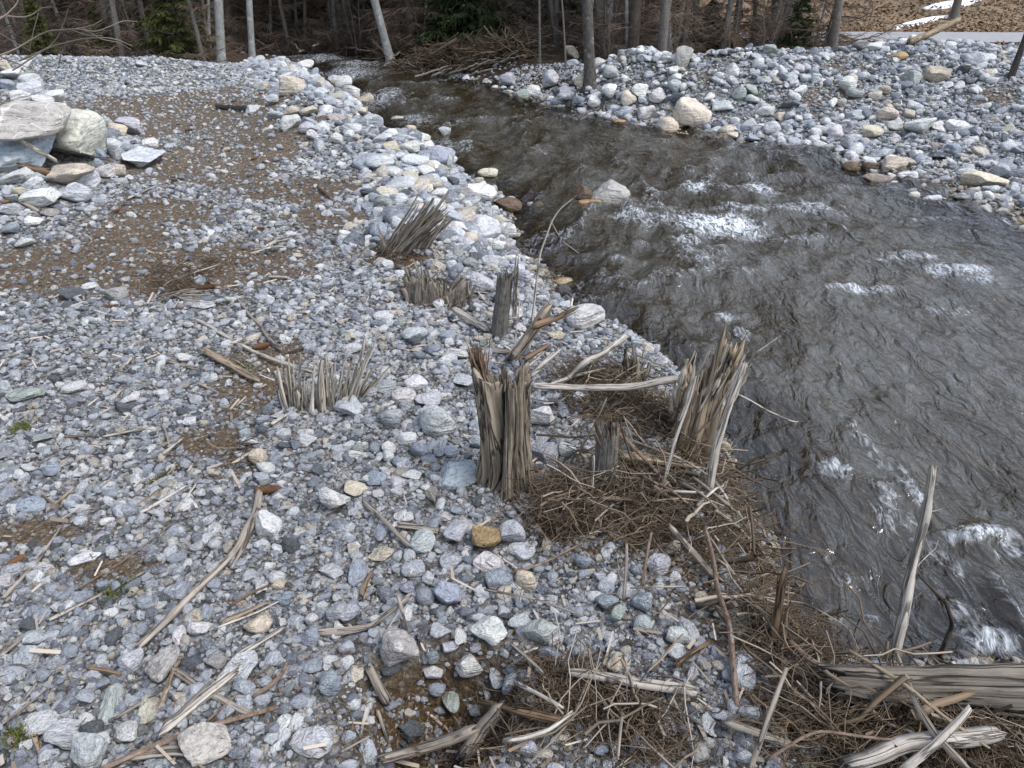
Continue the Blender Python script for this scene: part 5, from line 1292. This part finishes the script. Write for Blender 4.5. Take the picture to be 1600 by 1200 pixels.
fibre_mat('loose pale sticks and stalks caught in the tangle between the stumps', [(900, 800, 60, 45, 1), (1010, 790, 75, 60, 1.6), (1090, 720, 60, 50, 1.2), (960, 610, 80, 30, .8), (1130, 830, 50, 60, .8)], 230, .30, .05, rad=.0026, material='pale_twig', seed=7, name='twig_tangle')
fibre_mat('loose pale sticks and stalks lying over the bottom right twig mat', [(1380, 1140, 150, 50, 2.0), (1500, 1180, 110, 50, 1), (1230, 1060, 60, 60, 1), (960, 1120, 120, 50, 1.2)], 190, .28, .05, rad=.0022, material='pale_twig', seed=8, name='twig_tangle')
fibre_mat('dark branches and roots knotted through the tangle and over the water edge', [(900, 810, 50, 40, 1), (1000, 780, 75, 50, 1.4), (1100, 730, 60, 50, 1.4), (1150, 800, 40, 60, 1.2), (1200, 900, 30, 60, .8), (1230, 1010, 50, 40, 1), (1350, 1130, 120, 50, 1.4)], 330, .30, .055, rad=.0034, material='fibre', seed=9, name='twig_tangle', up=.5)
def ground_litter(name, label, n, L, w, material, accept, seed, lift=.006, region=((-4.2, 3.0), (.9, 7.0)), cat='litter', curl=0.0):
    r = np.random.default_rng(seed)
    (xa, xb), (ya, yb) = region
    y = ya + (yb - ya) * r.random(n * 4) ** 1.5; x = r.uniform(xa, xb, n * 4)
    ok = accept(x, y, r)
    x, y = x[ok][:n], y[ok][:n]; m = len(x)
    z = height(x, y) + lift * r.uniform(.2, 2.5, m)
    th = r.uniform(0, np.pi, m); ln = L * r.uniform(.5, 1.4, m) * .5; wd = w * r.uniform(.6, 1.5, m) * .5
    tl = r.normal(0, .22, m)
    a = np.stack([np.cos(th), np.sin(th), tl], 1) * ln[:, None]; b_ = np.stack([-np.sin(th), np.cos(th), r.normal(0, .4, m)], 1) * wd[:, None]
    c_ = np.stack([x, y, z], 1)
    up = np.array([0, 0, 1.0]) * curl * ln[:, None]
    v = np.stack([c_ - a - b_ + up, c_ - b_, c_ + a - b_ + up, c_ + a + b_ + up, c_ + b_, c_ - a + b_ + up], 1)
    i = np.arange(m * 6).reshape(m, 6)
    mb = MB(); mb.add(v.reshape(-1, 3), np.concatenate([i[:, [0, 1, 4, 5]], i[:, [1, 2, 3, 4]]]), None, None, np.repeat(r.random(m), 6))
    return tag(mb.build(name, M[material], smooth=False), label, cat, kind='stuff')
def acc_needles(x, y, r):
    dl, dr, il, ir = shore(x, y); so, dk, ch = masks(x, y)
    return il & (dl > .15) & (r.random(len(x)) < np.clip(.16 + .9 * so + .5 * dk, 0, 1))
ground_litter('needle_litter', 'dry brown spruce needles lying over soil and gravel', 70000, .020, .0016, 'needle', acc_needles, 11, .010)
def acc_chip(x, y, r):
    dl, dr, il, ir = shore(x, y)
    return il & (dl > .1) & (r.random(len(x)) < sstep(.5 + fbm(x * 1.3, y * 1.3, 77) * 1.4))
ground_litter('wood_chips', 'small pale wood chips and splinters strewn over the gravel', 900, .060, .0065, 'chip', acc_chip, 12, .018, region=((-2.6, 1.6), (.9, 5.5)))

# spruce cones
def cone_mesh(L, R, seed):
    r = np.random.default_rng(seed); mb = MB()
    n = 26; t = np.linspace(0, 1, n); prof = R * np.sin(np.pi * (t * .88 + .08)) ** .7 * .78
    mb.tubes(np.stack([t * L - L / 2, 0 * t, 0 * t], 1), prof, 10, tone=.1, cap=True)
    N = 120
    for k in range(N):
        f = (k + .5) / N; ph = k * 2.39996
        x0 = (f - .5) * L; rr = R * math.sin(math.pi * (f * .88 + .08)) ** .7
        rad = np.array([0, math.cos(ph), math.sin(ph)]); tan = np.array([0, -math.sin(ph), math.cos(ph)])
        c0 = np.array([x0, 0, 0]) + rad * rr * .7; w = R * .33; ln = L * .11
        tip = c0 + np.array([ln, 0, 0]) + rad * (R * .30 + r.normal(0, .04 * R))
        mb.add([c0 - tan * w * .7, c0 + tan * w * .7, c0 + (tip - c0) * .7 + tan * w, tip, c0 + (tip - c0) * .7 - tan * w], [[0, 1, 2, 4]], [[2, 3, 4]], None, [.2, .2, .75, 1, .75])
    return mb
for i, (u, v, w, th, lab) in enumerate([(417, 768, 38, .15, 'large brown spruce cone at the top of the long forked branch'), (20, 884, 34, 1.0, 'orange brown spruce cone at the left edge of the gravel'),
        (322, 451, 28, .0, 'brown spruce cone by the fan shaped bundle of stalks'), (169, 482, 20, .3, 'brown spruce cone on gravel below the blue grey block at left'), (407, 543, 25, .5, 'dark spruce cone between the curved bare stick and the bent grey one'),
        (197, 460, 12, .7, 'small spruce cone on top of the pinkish stone'), (270, 283, 13, .2, 'dark spruce cone right of the boulder pile, lowest of the dark ones there'), (248, 247, 12, .6, 'dark spruce cone on soil above the lowest dark one'),
        (294, 205, 12, .1, 'dark spruce cone on the far brown soil in front of white stones'), (449, 275, 12, .0, 'spruce cone on pebbles left of the boulder strewn slope'), (397, 248, 10, .9, 'spruce cone on fine pebbles in the far middle of the gravel'),
        (8, 317, 14, 1.2, 'orange spruce cone among stones at the far left edge'), (181, 331, 12, .4, 'spruce cone beside the pale stick right of the white flat boulder'), (407, 358, 10, .2, 'small dark spruce cone above the pale root splinters')]):
    p = P(u, v, .012); D = slant(p); L = w * D / FPX
    o = cone_mesh(max(L, .05), max(L, .05) * .21, i).build('spruce_cone', M['cone'])
    o.location = tuple(p + np.array([0, 0, .008])); o.rotation_euler = (rng.uniform(0, 3), rng.uniform(-.15, .15), th)
    tag(o, lab, 'cone', 'spruce cones on the gravel')
# small green things
def sprig(u0, v0, u1, v1, lab):
    a, b_ = P(u0, v0, .01), P(u1, v1, .015)
    root = empty('spruce_sprig', a); tag(root, lab, 'twig')
    t = np.linspace(0, 1, 12)[:, None]
    mb = MB(); mb.tubes((b_ - a) * t, np.linspace(.0028, .0014, 12), 5); mb.build('stem', M['redbark'], root)
    r = np.random.default_rng(5); n = 420; s = r.uniform(.12, 1, n)
    d0 = (b_ - a) / np.linalg.norm(b_ - a)
    d = r.normal(size=(n, 3)); d -= (d @ d0)[:, None] * d0; d /= np.linalg.norm(d, axis=1, keepdims=True)
    mb = blades(MB(), (b_ - a) * s[:, None], d + d0 * .8, r.uniform(.012, .02, n), .0016, K=3, seed=3)
    mb.build('needles', M['bright_green'], root)
sprig(212, 770, 284, 722, 'green spruce sprig lying on grey gravel in the left middle')
sprig(330, 476, 368, 470, 'small green sprig above the bent grey stick')
def moss(u, v, ru, rv, lab, seed):
    r = np.random.default_rng(seed); e = px_ellipse(u, v, ru, rv); n = 120
    q = r.normal(size=(n, 2)) * .5
    bs = np.stack([e[0] + q[:, 0] * e[2], e[1] + q[:, 1] * e[3]], 1); z = height(bs[:, 0], bs[:, 1]) + .012
    mb = blades(MB(), np.concatenate([bs, z[:, None]], 1), np.stack([r.normal(0, .6, n), r.normal(0, .6, n), np.ones(n)], 1), r.uniform(.008, .022, n), r.uniform(.003, .007, n), thick=.3, K=4, seed=seed, taper=.4)
    tag(mb.build('small_plant', M['moss']), lab, 'plant')
moss(34, 1155, 24, 16, 'yellow green leafy plant between stones in the lower left corner', 1)
moss(36, 672, 12, 8, 'tiny dark green plant on gravel at the left edge', 2)
moss(180, 928, 20, 6, 'little green moss strip beside the straight pale stick', 3)
moss(375, 580, 14, 5, 'thin green moss at the end of the tan log', 4)
# ---------------------------------------------------------------- trees
TREE = {}
def trunk_mb(h, r0, r1, sides=14, bend=.12, seed=0, flare=.35, fork=False):
    r = np.random.default_rng(seed)
    t = np.linspace(0, 1, 40) ** 1.5
    o = r.uniform(0, 50)
    p = np.stack([bend * (noise2(t * 3 + o, 1.0, 1) - noise2(o, 1.0, 1)), bend * (noise2(t * 3 + o, 5.0, 2) - noise2(o, 5.0, 2)), t * h - .15], 1)
    rad = (r0 + (r1 - r0) * t) * (1 + flare * np.exp(-t * h / .18)) * (1 + .05 * noise2(t * h * 5 + o, 2.2, 3))
    mb = MB(); mb.tubes(p, rad, sides, tone=.5, cap=True)
    return mb
def sprays(mb, n, z0, z1, reach, droop, seed, sub, wid, leaf=False, k=7):
    """branches round a stem, each with its own side twigs"""
    r = np.random.default_rng(seed)
    z = z0 + (z1 - z0) * r.random(n); ph = r.uniform(0, 2 * np.pi, n)
    L = np.array([reach(q) for q in z]) * r.uniform(.45, 1.1, n)
    t = np.linspace(0, 1, k)
    d = np.stack([np.cos(ph), np.sin(ph), 0 * ph], 1)
    p = d[:, None] * (L[:, None] * t)[..., None]
    p[..., 2] = z[:, None] + (droop * L[:, None] * (t - 1.3 * t ** 2)) + r.normal(0, .03, (n, k)) * L[:, None]
    p[..., :2] += r.normal(0, .035, (n, k, 2)) * (L[:, None] * t)[..., None]
    p[:, 0, :2] *= 0
    mb.tubes(p, np.linspace(1, .3, k)[None] * (.006 + .006 * L)[:, None], 4, tone=r.uniform(0, .5, n))
    # twigs off each branch
    b = np.repeat(np.arange(n), sub); s = r.uniform(.15, 1, n * sub)
    i = s * (k - 1); i0 = np.minimum(i.astype(int), k - 2); f = (i - i0)[:, None]
    base = p[b, i0] * (1 - f) + p[b, i0 + 1] * f
    dirb = p[b, i0 + 1] - p[b, i0]; dirb /= np.linalg.norm(dirb, axis=1, keepdims=True)
    sd = np.cross(dirb, [0, 0, 1.]) * np.sign(r.normal(size=len(b)))[:, None]
    dd = dirb * .55 + sd * r.uniform(.3, 1.0, (len(b), 1)) + np.array([0, 0, 1.]) * r.normal(-.22, .22, (len(b), 1))
    dd /= np.linalg.norm(dd, axis=1, keepdims=True)
    ln = L[b] * (1.05 - s) * r.uniform(.2, .6, len(b)) + .06
    tt = np.array([0, .55, 1.0])
    q = base[:, None] + dd[:, None] * (ln[:, None] * tt)[..., None]
    q[:, 2, 2] -= .16 * ln
    if leaf:
        w = wid * (.7 + .6 * r.random(len(b)))
        nrm = np.cross(dd, r.normal(size=dd.shape)); nrm /= np.linalg.norm(nrm, axis=1, keepdims=True)
        v = np.stack([base - nrm * w[:, None] * .3, base + nrm * w[:, None] * .3, q[:, 1] + nrm * w[:, None], q[:, 2], q[:, 1] - nrm * w[:, None]], 1)
        ix = np.arange(len(b) * 5).reshape(-1, 5)
        tone = np.repeat(np.clip(r.normal(.45, .22, len(b)) + .2 * (s - .5), 0, 1), 5)
        mb.add(v.reshape(-1, 3), ix[:, [0, 1, 2, 4]], ix[:, [2, 3, 4]], None, tone)
    else:
        mb.tubes(q, np.array([1, .8, .4])[None] * wid, 3, tone=np.clip(r.normal(.5, .25, len(b)), 0, 1))
    return mb
class Proto:
    def __init__(s, name, parts): s.name, s.parts, s.used = name, parts, False
def proto(name, parts):
    """parts: [(part name, MB, material)] built once, copied for every tree of the kind"""
    root = empty(name, (0, 0, 0))
    for pn, mb, mt in parts: mb.build(pn, M[mt], root)
    pr = Proto(name, root); return pr
def plant(pr, loc, rz, sc_, label, cat, group, tilt=(0, 0)):
    src = pr.parts
    if not pr.used: o = src; pr.used = True
    else:
        o = src.copy(); COL.objects.link(o)
        for ch in list(src.children):
            c_ = ch.copy(); COL.objects.link(c_); c_.parent = o
    o.location = tuple(loc); o.rotation_euler = (tilt[0], tilt[1], rz); o.scale = (sc_, sc_, sc_)
    for key in ('label', 'category', 'group'):
        if key in o: del o[key]
    return tag(o, label, cat, group)

spr = []
for k in range(3):
    mb1 = sprays(MB(), 140, .15, 5.0, lambda z: 1.9 - .08 * z, .06, 60 + k, 34, .0045)
    mb2 = sprays(MB(), 120, 4.2, 13.0, lambda z: .35 + 2.2 * (13.2 - z) / 10, .22, 70 + k, 44, .060, leaf=True)
    spr.append(proto('spruce_tree', [('trunk', trunk_mb(13.4, .13 + .02 * k, .02, seed=k, bend=.15), 'spruce_bark'), ('dead_branches', mb1, 'dead_twig'), ('crown', mb2, 'spruce_green')]))
young = []
for k in range(2):
    mb2 = sprays(MB(), 150, .15, 4.6, lambda z: .15 + 1.5 * (4.8 - z) / 4.6, .16, 80 + k, 46, .028, leaf=True)
    young.append(proto('young_spruce', [('trunk', trunk_mb(4.8, .05, .008, seed=20 + k), 'spruce_bark'), ('crown', mb2, 'spruce_green' if k else 'bright_green')]))
bare = []
for k in range(3):
    r = np.random.default_rng(90 + k)
    mb = MB()
    for q in range(5):
        h = r.uniform(1.6, 4.2); a = r.uniform(0, 6.28); ln = r.uniform(.15, .7)
        t = np.linspace(0, 1, 12)
        p = np.stack([.08 * math.cos(a) + ln * h * .6 * math.cos(a) * t ** 1.5, .08 * math.sin(a) + ln * h * .6 * math.sin(a) * t ** 1.5, h * t - .05], 1) + np.cumsum(r.normal(0, .018, (12, 3)), 0)
        mb.tubes(p, np.linspace(.013, .003, 12), 5, tone=r.uniform(.2, .8))
        for _ in range(14):
            i = int(r.integers(2, 11)); d = r.normal(size=3) * [1, 1, .3] + [0, 0, .7]; d /= np.linalg.norm(d); l2 = r.uniform(.2, .7)
            tt = np.linspace(0, 1, 5)[:, None]
            pp = p[i] + d * l2 * tt + np.cumsum(r.normal(0, .02, (5, 3)), 0) * tt
            mb.tubes(pp, np.linspace(.006, .002, 5), 4, tone=r.uniform(.2, .8))
    bare.append(proto('bare_shrub', [('stems', mb, 'twig_grey')]))

def ground_at(u, Y):
    x = x_at(u, Y, -.15)
    for _ in range(3): x = x_at(u, Y, float(height(x, Y)))
    return np.array([x, Y, float(height(x, Y))])
M['mottled'] = bark_mat('mottled_bark', (.022, .02, .018), (.11, .10, .09), .6, (.24, .235, .22))
# named trunks that stand clear
def lone(name, label, u, Y, w_px, h, material, tilt, seed, dead=0, cat='tree', fork=None):
    p = ground_at(u, Y); k = slant(p) / FPX
    root = empty(name, p); root.rotation_euler = (tilt[0], tilt[1], 0)
    tag(root, label, cat)
    R = w_px * k / 2
    mb = trunk_mb(h, R, R * .45, seed=seed, bend=.05, flare=.8)
    if fork:
        t = np.linspace(0, 1, 14)[:, None]
        mb.tubes(np.array([0, 0, fork]) + np.array([.55, .1, 2.6]) * t, np.linspace(R * .75, R * .4, 14), 10)
    mb.build('trunk', M[material], root)
    mb = MB()
    r = np.random.default_rng(seed + 5)
    sprays(mb, 26 + dead, h * .45 if not dead else .5, h, lambda z: 1.6 * (1.15 - z / h) + .3, .25 if not dead else .0, seed, 16, .006)
    mb.build('branches', M['twig_grey' if not dead else 'dead_twig'], root)
lone('bare_tree', 'thicker of two smooth grey trunks behind the far gravel bank', 347, 17.2, 14, 11, 'beech', (0, .13), 201)
lone('bare_tree', 'thinner grey trunk with dark foot right of the thicker smooth one', 395, 17.6, 10, 10, 'beech', (0, .11), 202)
lone('bare_tree', 'pale mottled trunk leaning left over the far bend of the river', 612, 20.6, 13, 11, 'beech', (0, -.20), 203)
lone('bare_tree', 'mottled trunk rising out of the stones of the far bank', 922, 13.9, 17, 10, 'mottled', (0, -.09), 204, fork=1.0)
lone('conifer', 'brown spruce trunk right of the mottled one on the far bank', 988, 17.0, 17, 13, 'spruce_bark', (0, .0), 205, dead=30)
lone('bare_tree', 'grey trunk with fork behind the crest of the far bank', 1033, 15.8, 14, 11, 'bark', (0, -.02), 206, fork=.9)
lone('bare_tree', 'thin grey trunk between the mottled and the brown trunk', 948, 18.5, 11, 11, 'beech', (0, 0), 207)
lone('sapling', 'thin pale sapling at the left end of the far bank', 843, 17.0, 4, 6, 'bark', (0, -.03), 208)
lone('bare_tree', 'bare straight grey trunk leaning right in front of the road', 1298, 16.5, 13, 11, 'bark', (0, -.04), 209)
lone('bare_tree', 'thin dark trunk leaning right at the right edge of the far bank', 1578, 11.8, 9, 9, 'black', (0, .08), 210)
lone('bare_tree', 'left one of two dark trunks at the far river bend', 533, 24.5, 8, 12, 'bark', (0, .0), 211)
lone('bare_tree', 'right one of two dark trunks at the far river bend', 546, 24.8, 11, 12, 'bark', (0, .0), 212)
lone('sapling', 'slim sapling with side twigs left of the mottled trunk', 884, 16.0, 3, 6, 'bark', (0, -.1), 213)
lone('bare_tree', 'grey trunk far behind the woody debris heap', 745, 27, 8, 12, 'beech', (0, 0), 214)
lone('bare_tree', 'second grey trunk far behind, left of the dark green spruce', 655, 28, 8, 12, 'beech', (0, .02), 215)
lone('bare_tree', 'slender tree on the brown slope beyond the snow', 1490, 27.5, 12, 10, 'bark', (0, .0), 216)

# the forest wall
r = np.random.default_rng(17)
spots = []
def free(x, y, d):
    return all(math.hypot(x - a, y - b_) > d for a, b_ in spots)
n_spr = 0
cand = [(r.uniform(-24, 5), r.uniform(21.5, 44)) for _ in range(900)] + [(r.uniform(-26, -9.5), r.uniform(9, 22)) for _ in range(300)]
for x, y in cand:
    dl, dr, il, ir = shore(np.array([x]), np.array([y]))
    if not (il[0] or ir[0]) or max(dl[0] if il[0] else -1, dr[0] if ir[0] else -1) < .7: continue
    if il[0] and (y > 16.2 and x > -4.4 and y < 21): continue
    if ir[0] and x > 4 - (y - 22) * .05 and y < 30: continue
    if il[0] and y < 16 and x > -11.5: continue
    if not free(x, y, 1.55): continue
    spots.append((x, y))
    if n_spr >= 105: break
    z = float(height(x, y))
    u_ = 800 + FPX * x / (y * CP - (z - CAM_H) * SP)
    if u_ < 330: lab = 'dark spruce with dead brown lower branches in the forest at far left'
    elif u_ < 620: lab = 'dark spruce with dead brown lower branches behind the far river bend'
    else: lab = 'dark spruce with dead brown lower branches behind the woody debris heap'
    plant(spr[n_spr % 3], (x, y, z), r.uniform(0, 6.28), r.uniform(.75, 1.15), lab, 'tree', 'spruces of the dark forest' + (' at far left' if u_ < 330 else ' behind the bend' if u_ < 620 else ' behind the debris'))
    n_spr += 1
for i, (u, Y, s_, k, lab) in enumerate([(285, 17.6, .60, 0, 'young yellow green spruce left of the thicker smooth grey trunk'), (235, 19.5, .45, 0, 'smaller yellow green spruce at the left of the young one'),
        (725, 21.5, .85, 1, 'dense dark green young spruce behind the woody debris heap'), (770, 22.5, .80, 1, 'dark green young spruce nearest the far bank stones'), (690, 24.5, .7, 1, 'dark green young spruce left of the dense one'),
        (440, 26.5, 1.0, 1, 'dark green spruce standing behind the far river bend'), (470, 27.5, .9, 1, 'dark green spruce right behind the river bend'),
        (1240, 17.6, .36, 1, 'small green spruce on the far bank left of the bare straight trunk'), (1110, 18.5, .34, 1, 'small sparse green spruce behind the crest of the far bank'), (825, 23, .8, 1, 'dark green spruce behind the thin pale sapling'),
        (75, 17.5, .34, 0, 'low mossy green spruce at the far left forest edge'), (170, 18.0, .28, 0, 'low yellowish spruce behind the far gravel mound'),
        (880, 22, .6, 1, 'dark young spruce right behind the slim sapling')]):
    p = ground_at(u, Y)
    plant(young[k], p, i * 1.3, s_, lab, 'tree', None)
i = 0
for (u0, u1, Y0, Y1, n, where, ) in [(1040, 1280, 16.2, 19.5, 5, 'behind the crest of the far bank'), (880, 1040, 16.5, 20, 6, 'among the trunks behind the far bank'), (20, 330, 16.8, 20, 5, 'behind the far gravel mound'), (480, 760, 21.5, 24, 5, 'at the far river bend'), (1300, 1600, 27, 31, 6, 'on the brown slope beyond the road')]:
    for _ in range(n):
        p = ground_at(r.uniform(u0, u1), r.uniform(Y0, Y1))
        plant(bare[i % 3], p, r.uniform(0, 6.28), r.uniform(.45, .9), 'leafless many stemmed shrub ' + where, 'shrub', 'leafless shrubs ' + where)
        i += 1
# thin bare trees with fine brown twigs along the edge of the forest
thin = []
for k in range(3):
    mb1 = sprays(MB(), 140, .1, 7.0, lambda z: .9 + .35 * math.sin(z * 3) - .05 * z, -.25, 160 + k, 30, .0032)
    thin.append(proto('thin_tree', [('trunk', trunk_mb(8.5, .045 + .012 * k, .01, seed=60 + k, bend=.35, sides=9), 'bark' if k else 'beech'), ('twigs', mb1, 'dead_twig')]))
i = 0
for (u0, u1, Y0, Y1, n, where) in [(-60, 330, 17.0, 24, 26, 'behind the far gravel mound'), (340, 640, 22.5, 28, 22, 'behind the far river bend'), (620, 900, 21.5, 27, 24, 'behind the woody debris heap'), (870, 1290, 16.8, 21, 26, 'among the trunks of the far bank')]:
    for _ in range(n):
        p = ground_at(r.uniform(u0, u1), r.uniform(Y0, Y1))
        dl, dr, il, ir = shore(p[:1], p[1:2])
        if not (il[0] or ir[0]): continue
        plant(thin[i % 3], p, r.uniform(0, 6.28), r.uniform(.7, 1.2), 'thin bare tree with fine brown twigs ' + where, 'tree', 'thin bare trees ' + where, (r.normal(0, .06), r.normal(.03, .06)))
        i += 1
# arching bare twigs at the far left
mb = MB(); Yb = 11.6
for pl, w in [([(-40, 60), (0, 29), (9, 24), (27, 6), (31, -8)], 3.2), ([(-40, 40), (9, 24), (35, 28), (55, 22), (62, 12), (82, 11)], 3.0), ([(-30, 95), (20, 80), (55, 58), (75, 48), (120, 45), (147, 40), (160, 31)], 3.0),
              ([(20, 110), (80, 71), (93, 55), (107, 14)], 2.6), ([(30, 95), (85, 71), (130, 60), (175, 58), (207, 72)], 2.8), ([(120, 45), (150, 50), (175, 40), (192, 32), (215, 34)], 2.2), ([(92, 102), (95, 85), (104, 68)], 2.2),
              ([(-30, 35), (0, 52), (25, 68), (48, 80)], 2.6), ([(130, 45), (160, 62), (185, 66), (205, 78)], 1.8), ([(-30, 84), (0, 88), (30, 100), (58, 112)], 2.4), ([(60, 20), (52, 50), (46, 80)], 1.8), ([(110, 46), (135, 55), (160, 56)], 1.8)]:
    pp = resample(np.array([at_y(u, v, Yb + .4 * math.sin(u * .03)) for u, v in pl]), 18)
    mb.tubes(pp, np.linspace(1, .5, 18) * w * 11 / FPX / 2, 6, tone=.8)
b = np.array([-9.4, 11.6, float(height(-9.4, 11.6))])
for e in (-.1, .0, .1, .2):
    t = np.linspace(0, 1, 14)[:, None]
    tgt = at_y(-40, 60 + 160 * e, Yb)
    mb.tubes(b + (tgt - b) * t + np.array([0, 0, .5]) * np.sin(t * np.pi) + np.array([e, 0, 0]) * t, np.linspace(.03, .014, 14), 7, tone=.6)
tag(mb.build('bare_shrub', M['twig_grey'], origin=b), 'pale arching leafless branches reaching in from the far left', 'shrub')

# heap of woody debris at the river bend: the countable poles, then the fine stuff
for k, (a, b_, w) in enumerate([((648, 120), (700, 103), 4), ((678, 118), (706, 106), 4), ((700, 116), (762, 96), 4), ((615, 92), (648, 104), 3), ((625, 104), (672, 88), 3), ((710, 112), (745, 84), 3), ((722, 120), (770, 108), 5), ((640, 92), (700, 78), 3),
                                ((700, 100), (760, 92), 4), ((735, 110), (780, 90), 4), ((760, 100), (820, 86), 3), ((770, 104), (812, 78), 3), ((700, 84), (765, 80), 3), ((660, 110), (648, 84), 3), ((580, 60), (606, 88), 4), ((600, 104), (625, 80), 4), ((475, 78), (440, 92), 3), ((452, 62), (470, 80), 3), ((500, 68), (455, 84), 4), ((540, 74), (585, 80), 3)]):
    q1, q2 = P(a[0], a[1], .10), P(b_[0], b_[1], .25)
    D = slant(q1)
    if np.linalg.norm(q2 - q1) > 3.2: q2 = q1 + (q2 - q1) * 3.2 / np.linalg.norm(q2 - q1)
    t = np.linspace(0, 1, 12)[:, None]
    pth = q1 + (q2 - q1) * t + np.random.default_rng(k).normal(0, .02, (12, 3)) * np.sin(np.pi * t)
    mb = MB(); mb.tubes(pth, np.linspace(1, .6, 12) * w * D / FPX / 2 * .9, 7, tone=.6, cap=True)
    tag(mb.build('driftwood_pole', M['weathered'], origin=q1), 'weathered pole in the woody debris heap at the far river bend', 'driftwood', 'poles of the woody debris heap')
fibre_mat('heap of dead branches and twigs piled at the far river bend', [(690, 106, 50, 9, 1.2), (765, 96, 55, 9, 1.3), (815, 86, 30, 8, .5), (620, 88, 25, 5, .3)], 2000, .85, .15, rad=.010, material='fibre', seed=21, name='twig_heap', ymin=17.5)
fibre_mat('low dead twigs and stalks on the forest floor behind the banks', [(150, 74, 220, 12, 1.3), (1150, 62, 120, 10, .6), (960, 62, 90, 10, .7), (560, 66, 160, 10, 1.3), (330, 72, 160, 10, 1)], 4200, .8, .15, rad=.006, material='dead_twig', seed=22, name='twig_undergrowth', up=.8, ymin=16.3)
def acc_leaf(x, y, r):
    dl, dr, il, ir = shore(x, y); cy = np.interp(x, CX, CY)
    rd = (y > 21.4 - .03 * x) & (y < 24.8 - .03 * x)
    return ir & (y > cy + 1.2) & (x > 3 + .0 * y) & ~rd
ground_litter('leaf_litter', 'brown beech leaves and dead grass covering the slope beyond the road', 60000, .085, .05, 'leaf', acc_leaf, 31, .03, region=((2.5, 26), (14, 38)), cat='leaves', curl=.3)
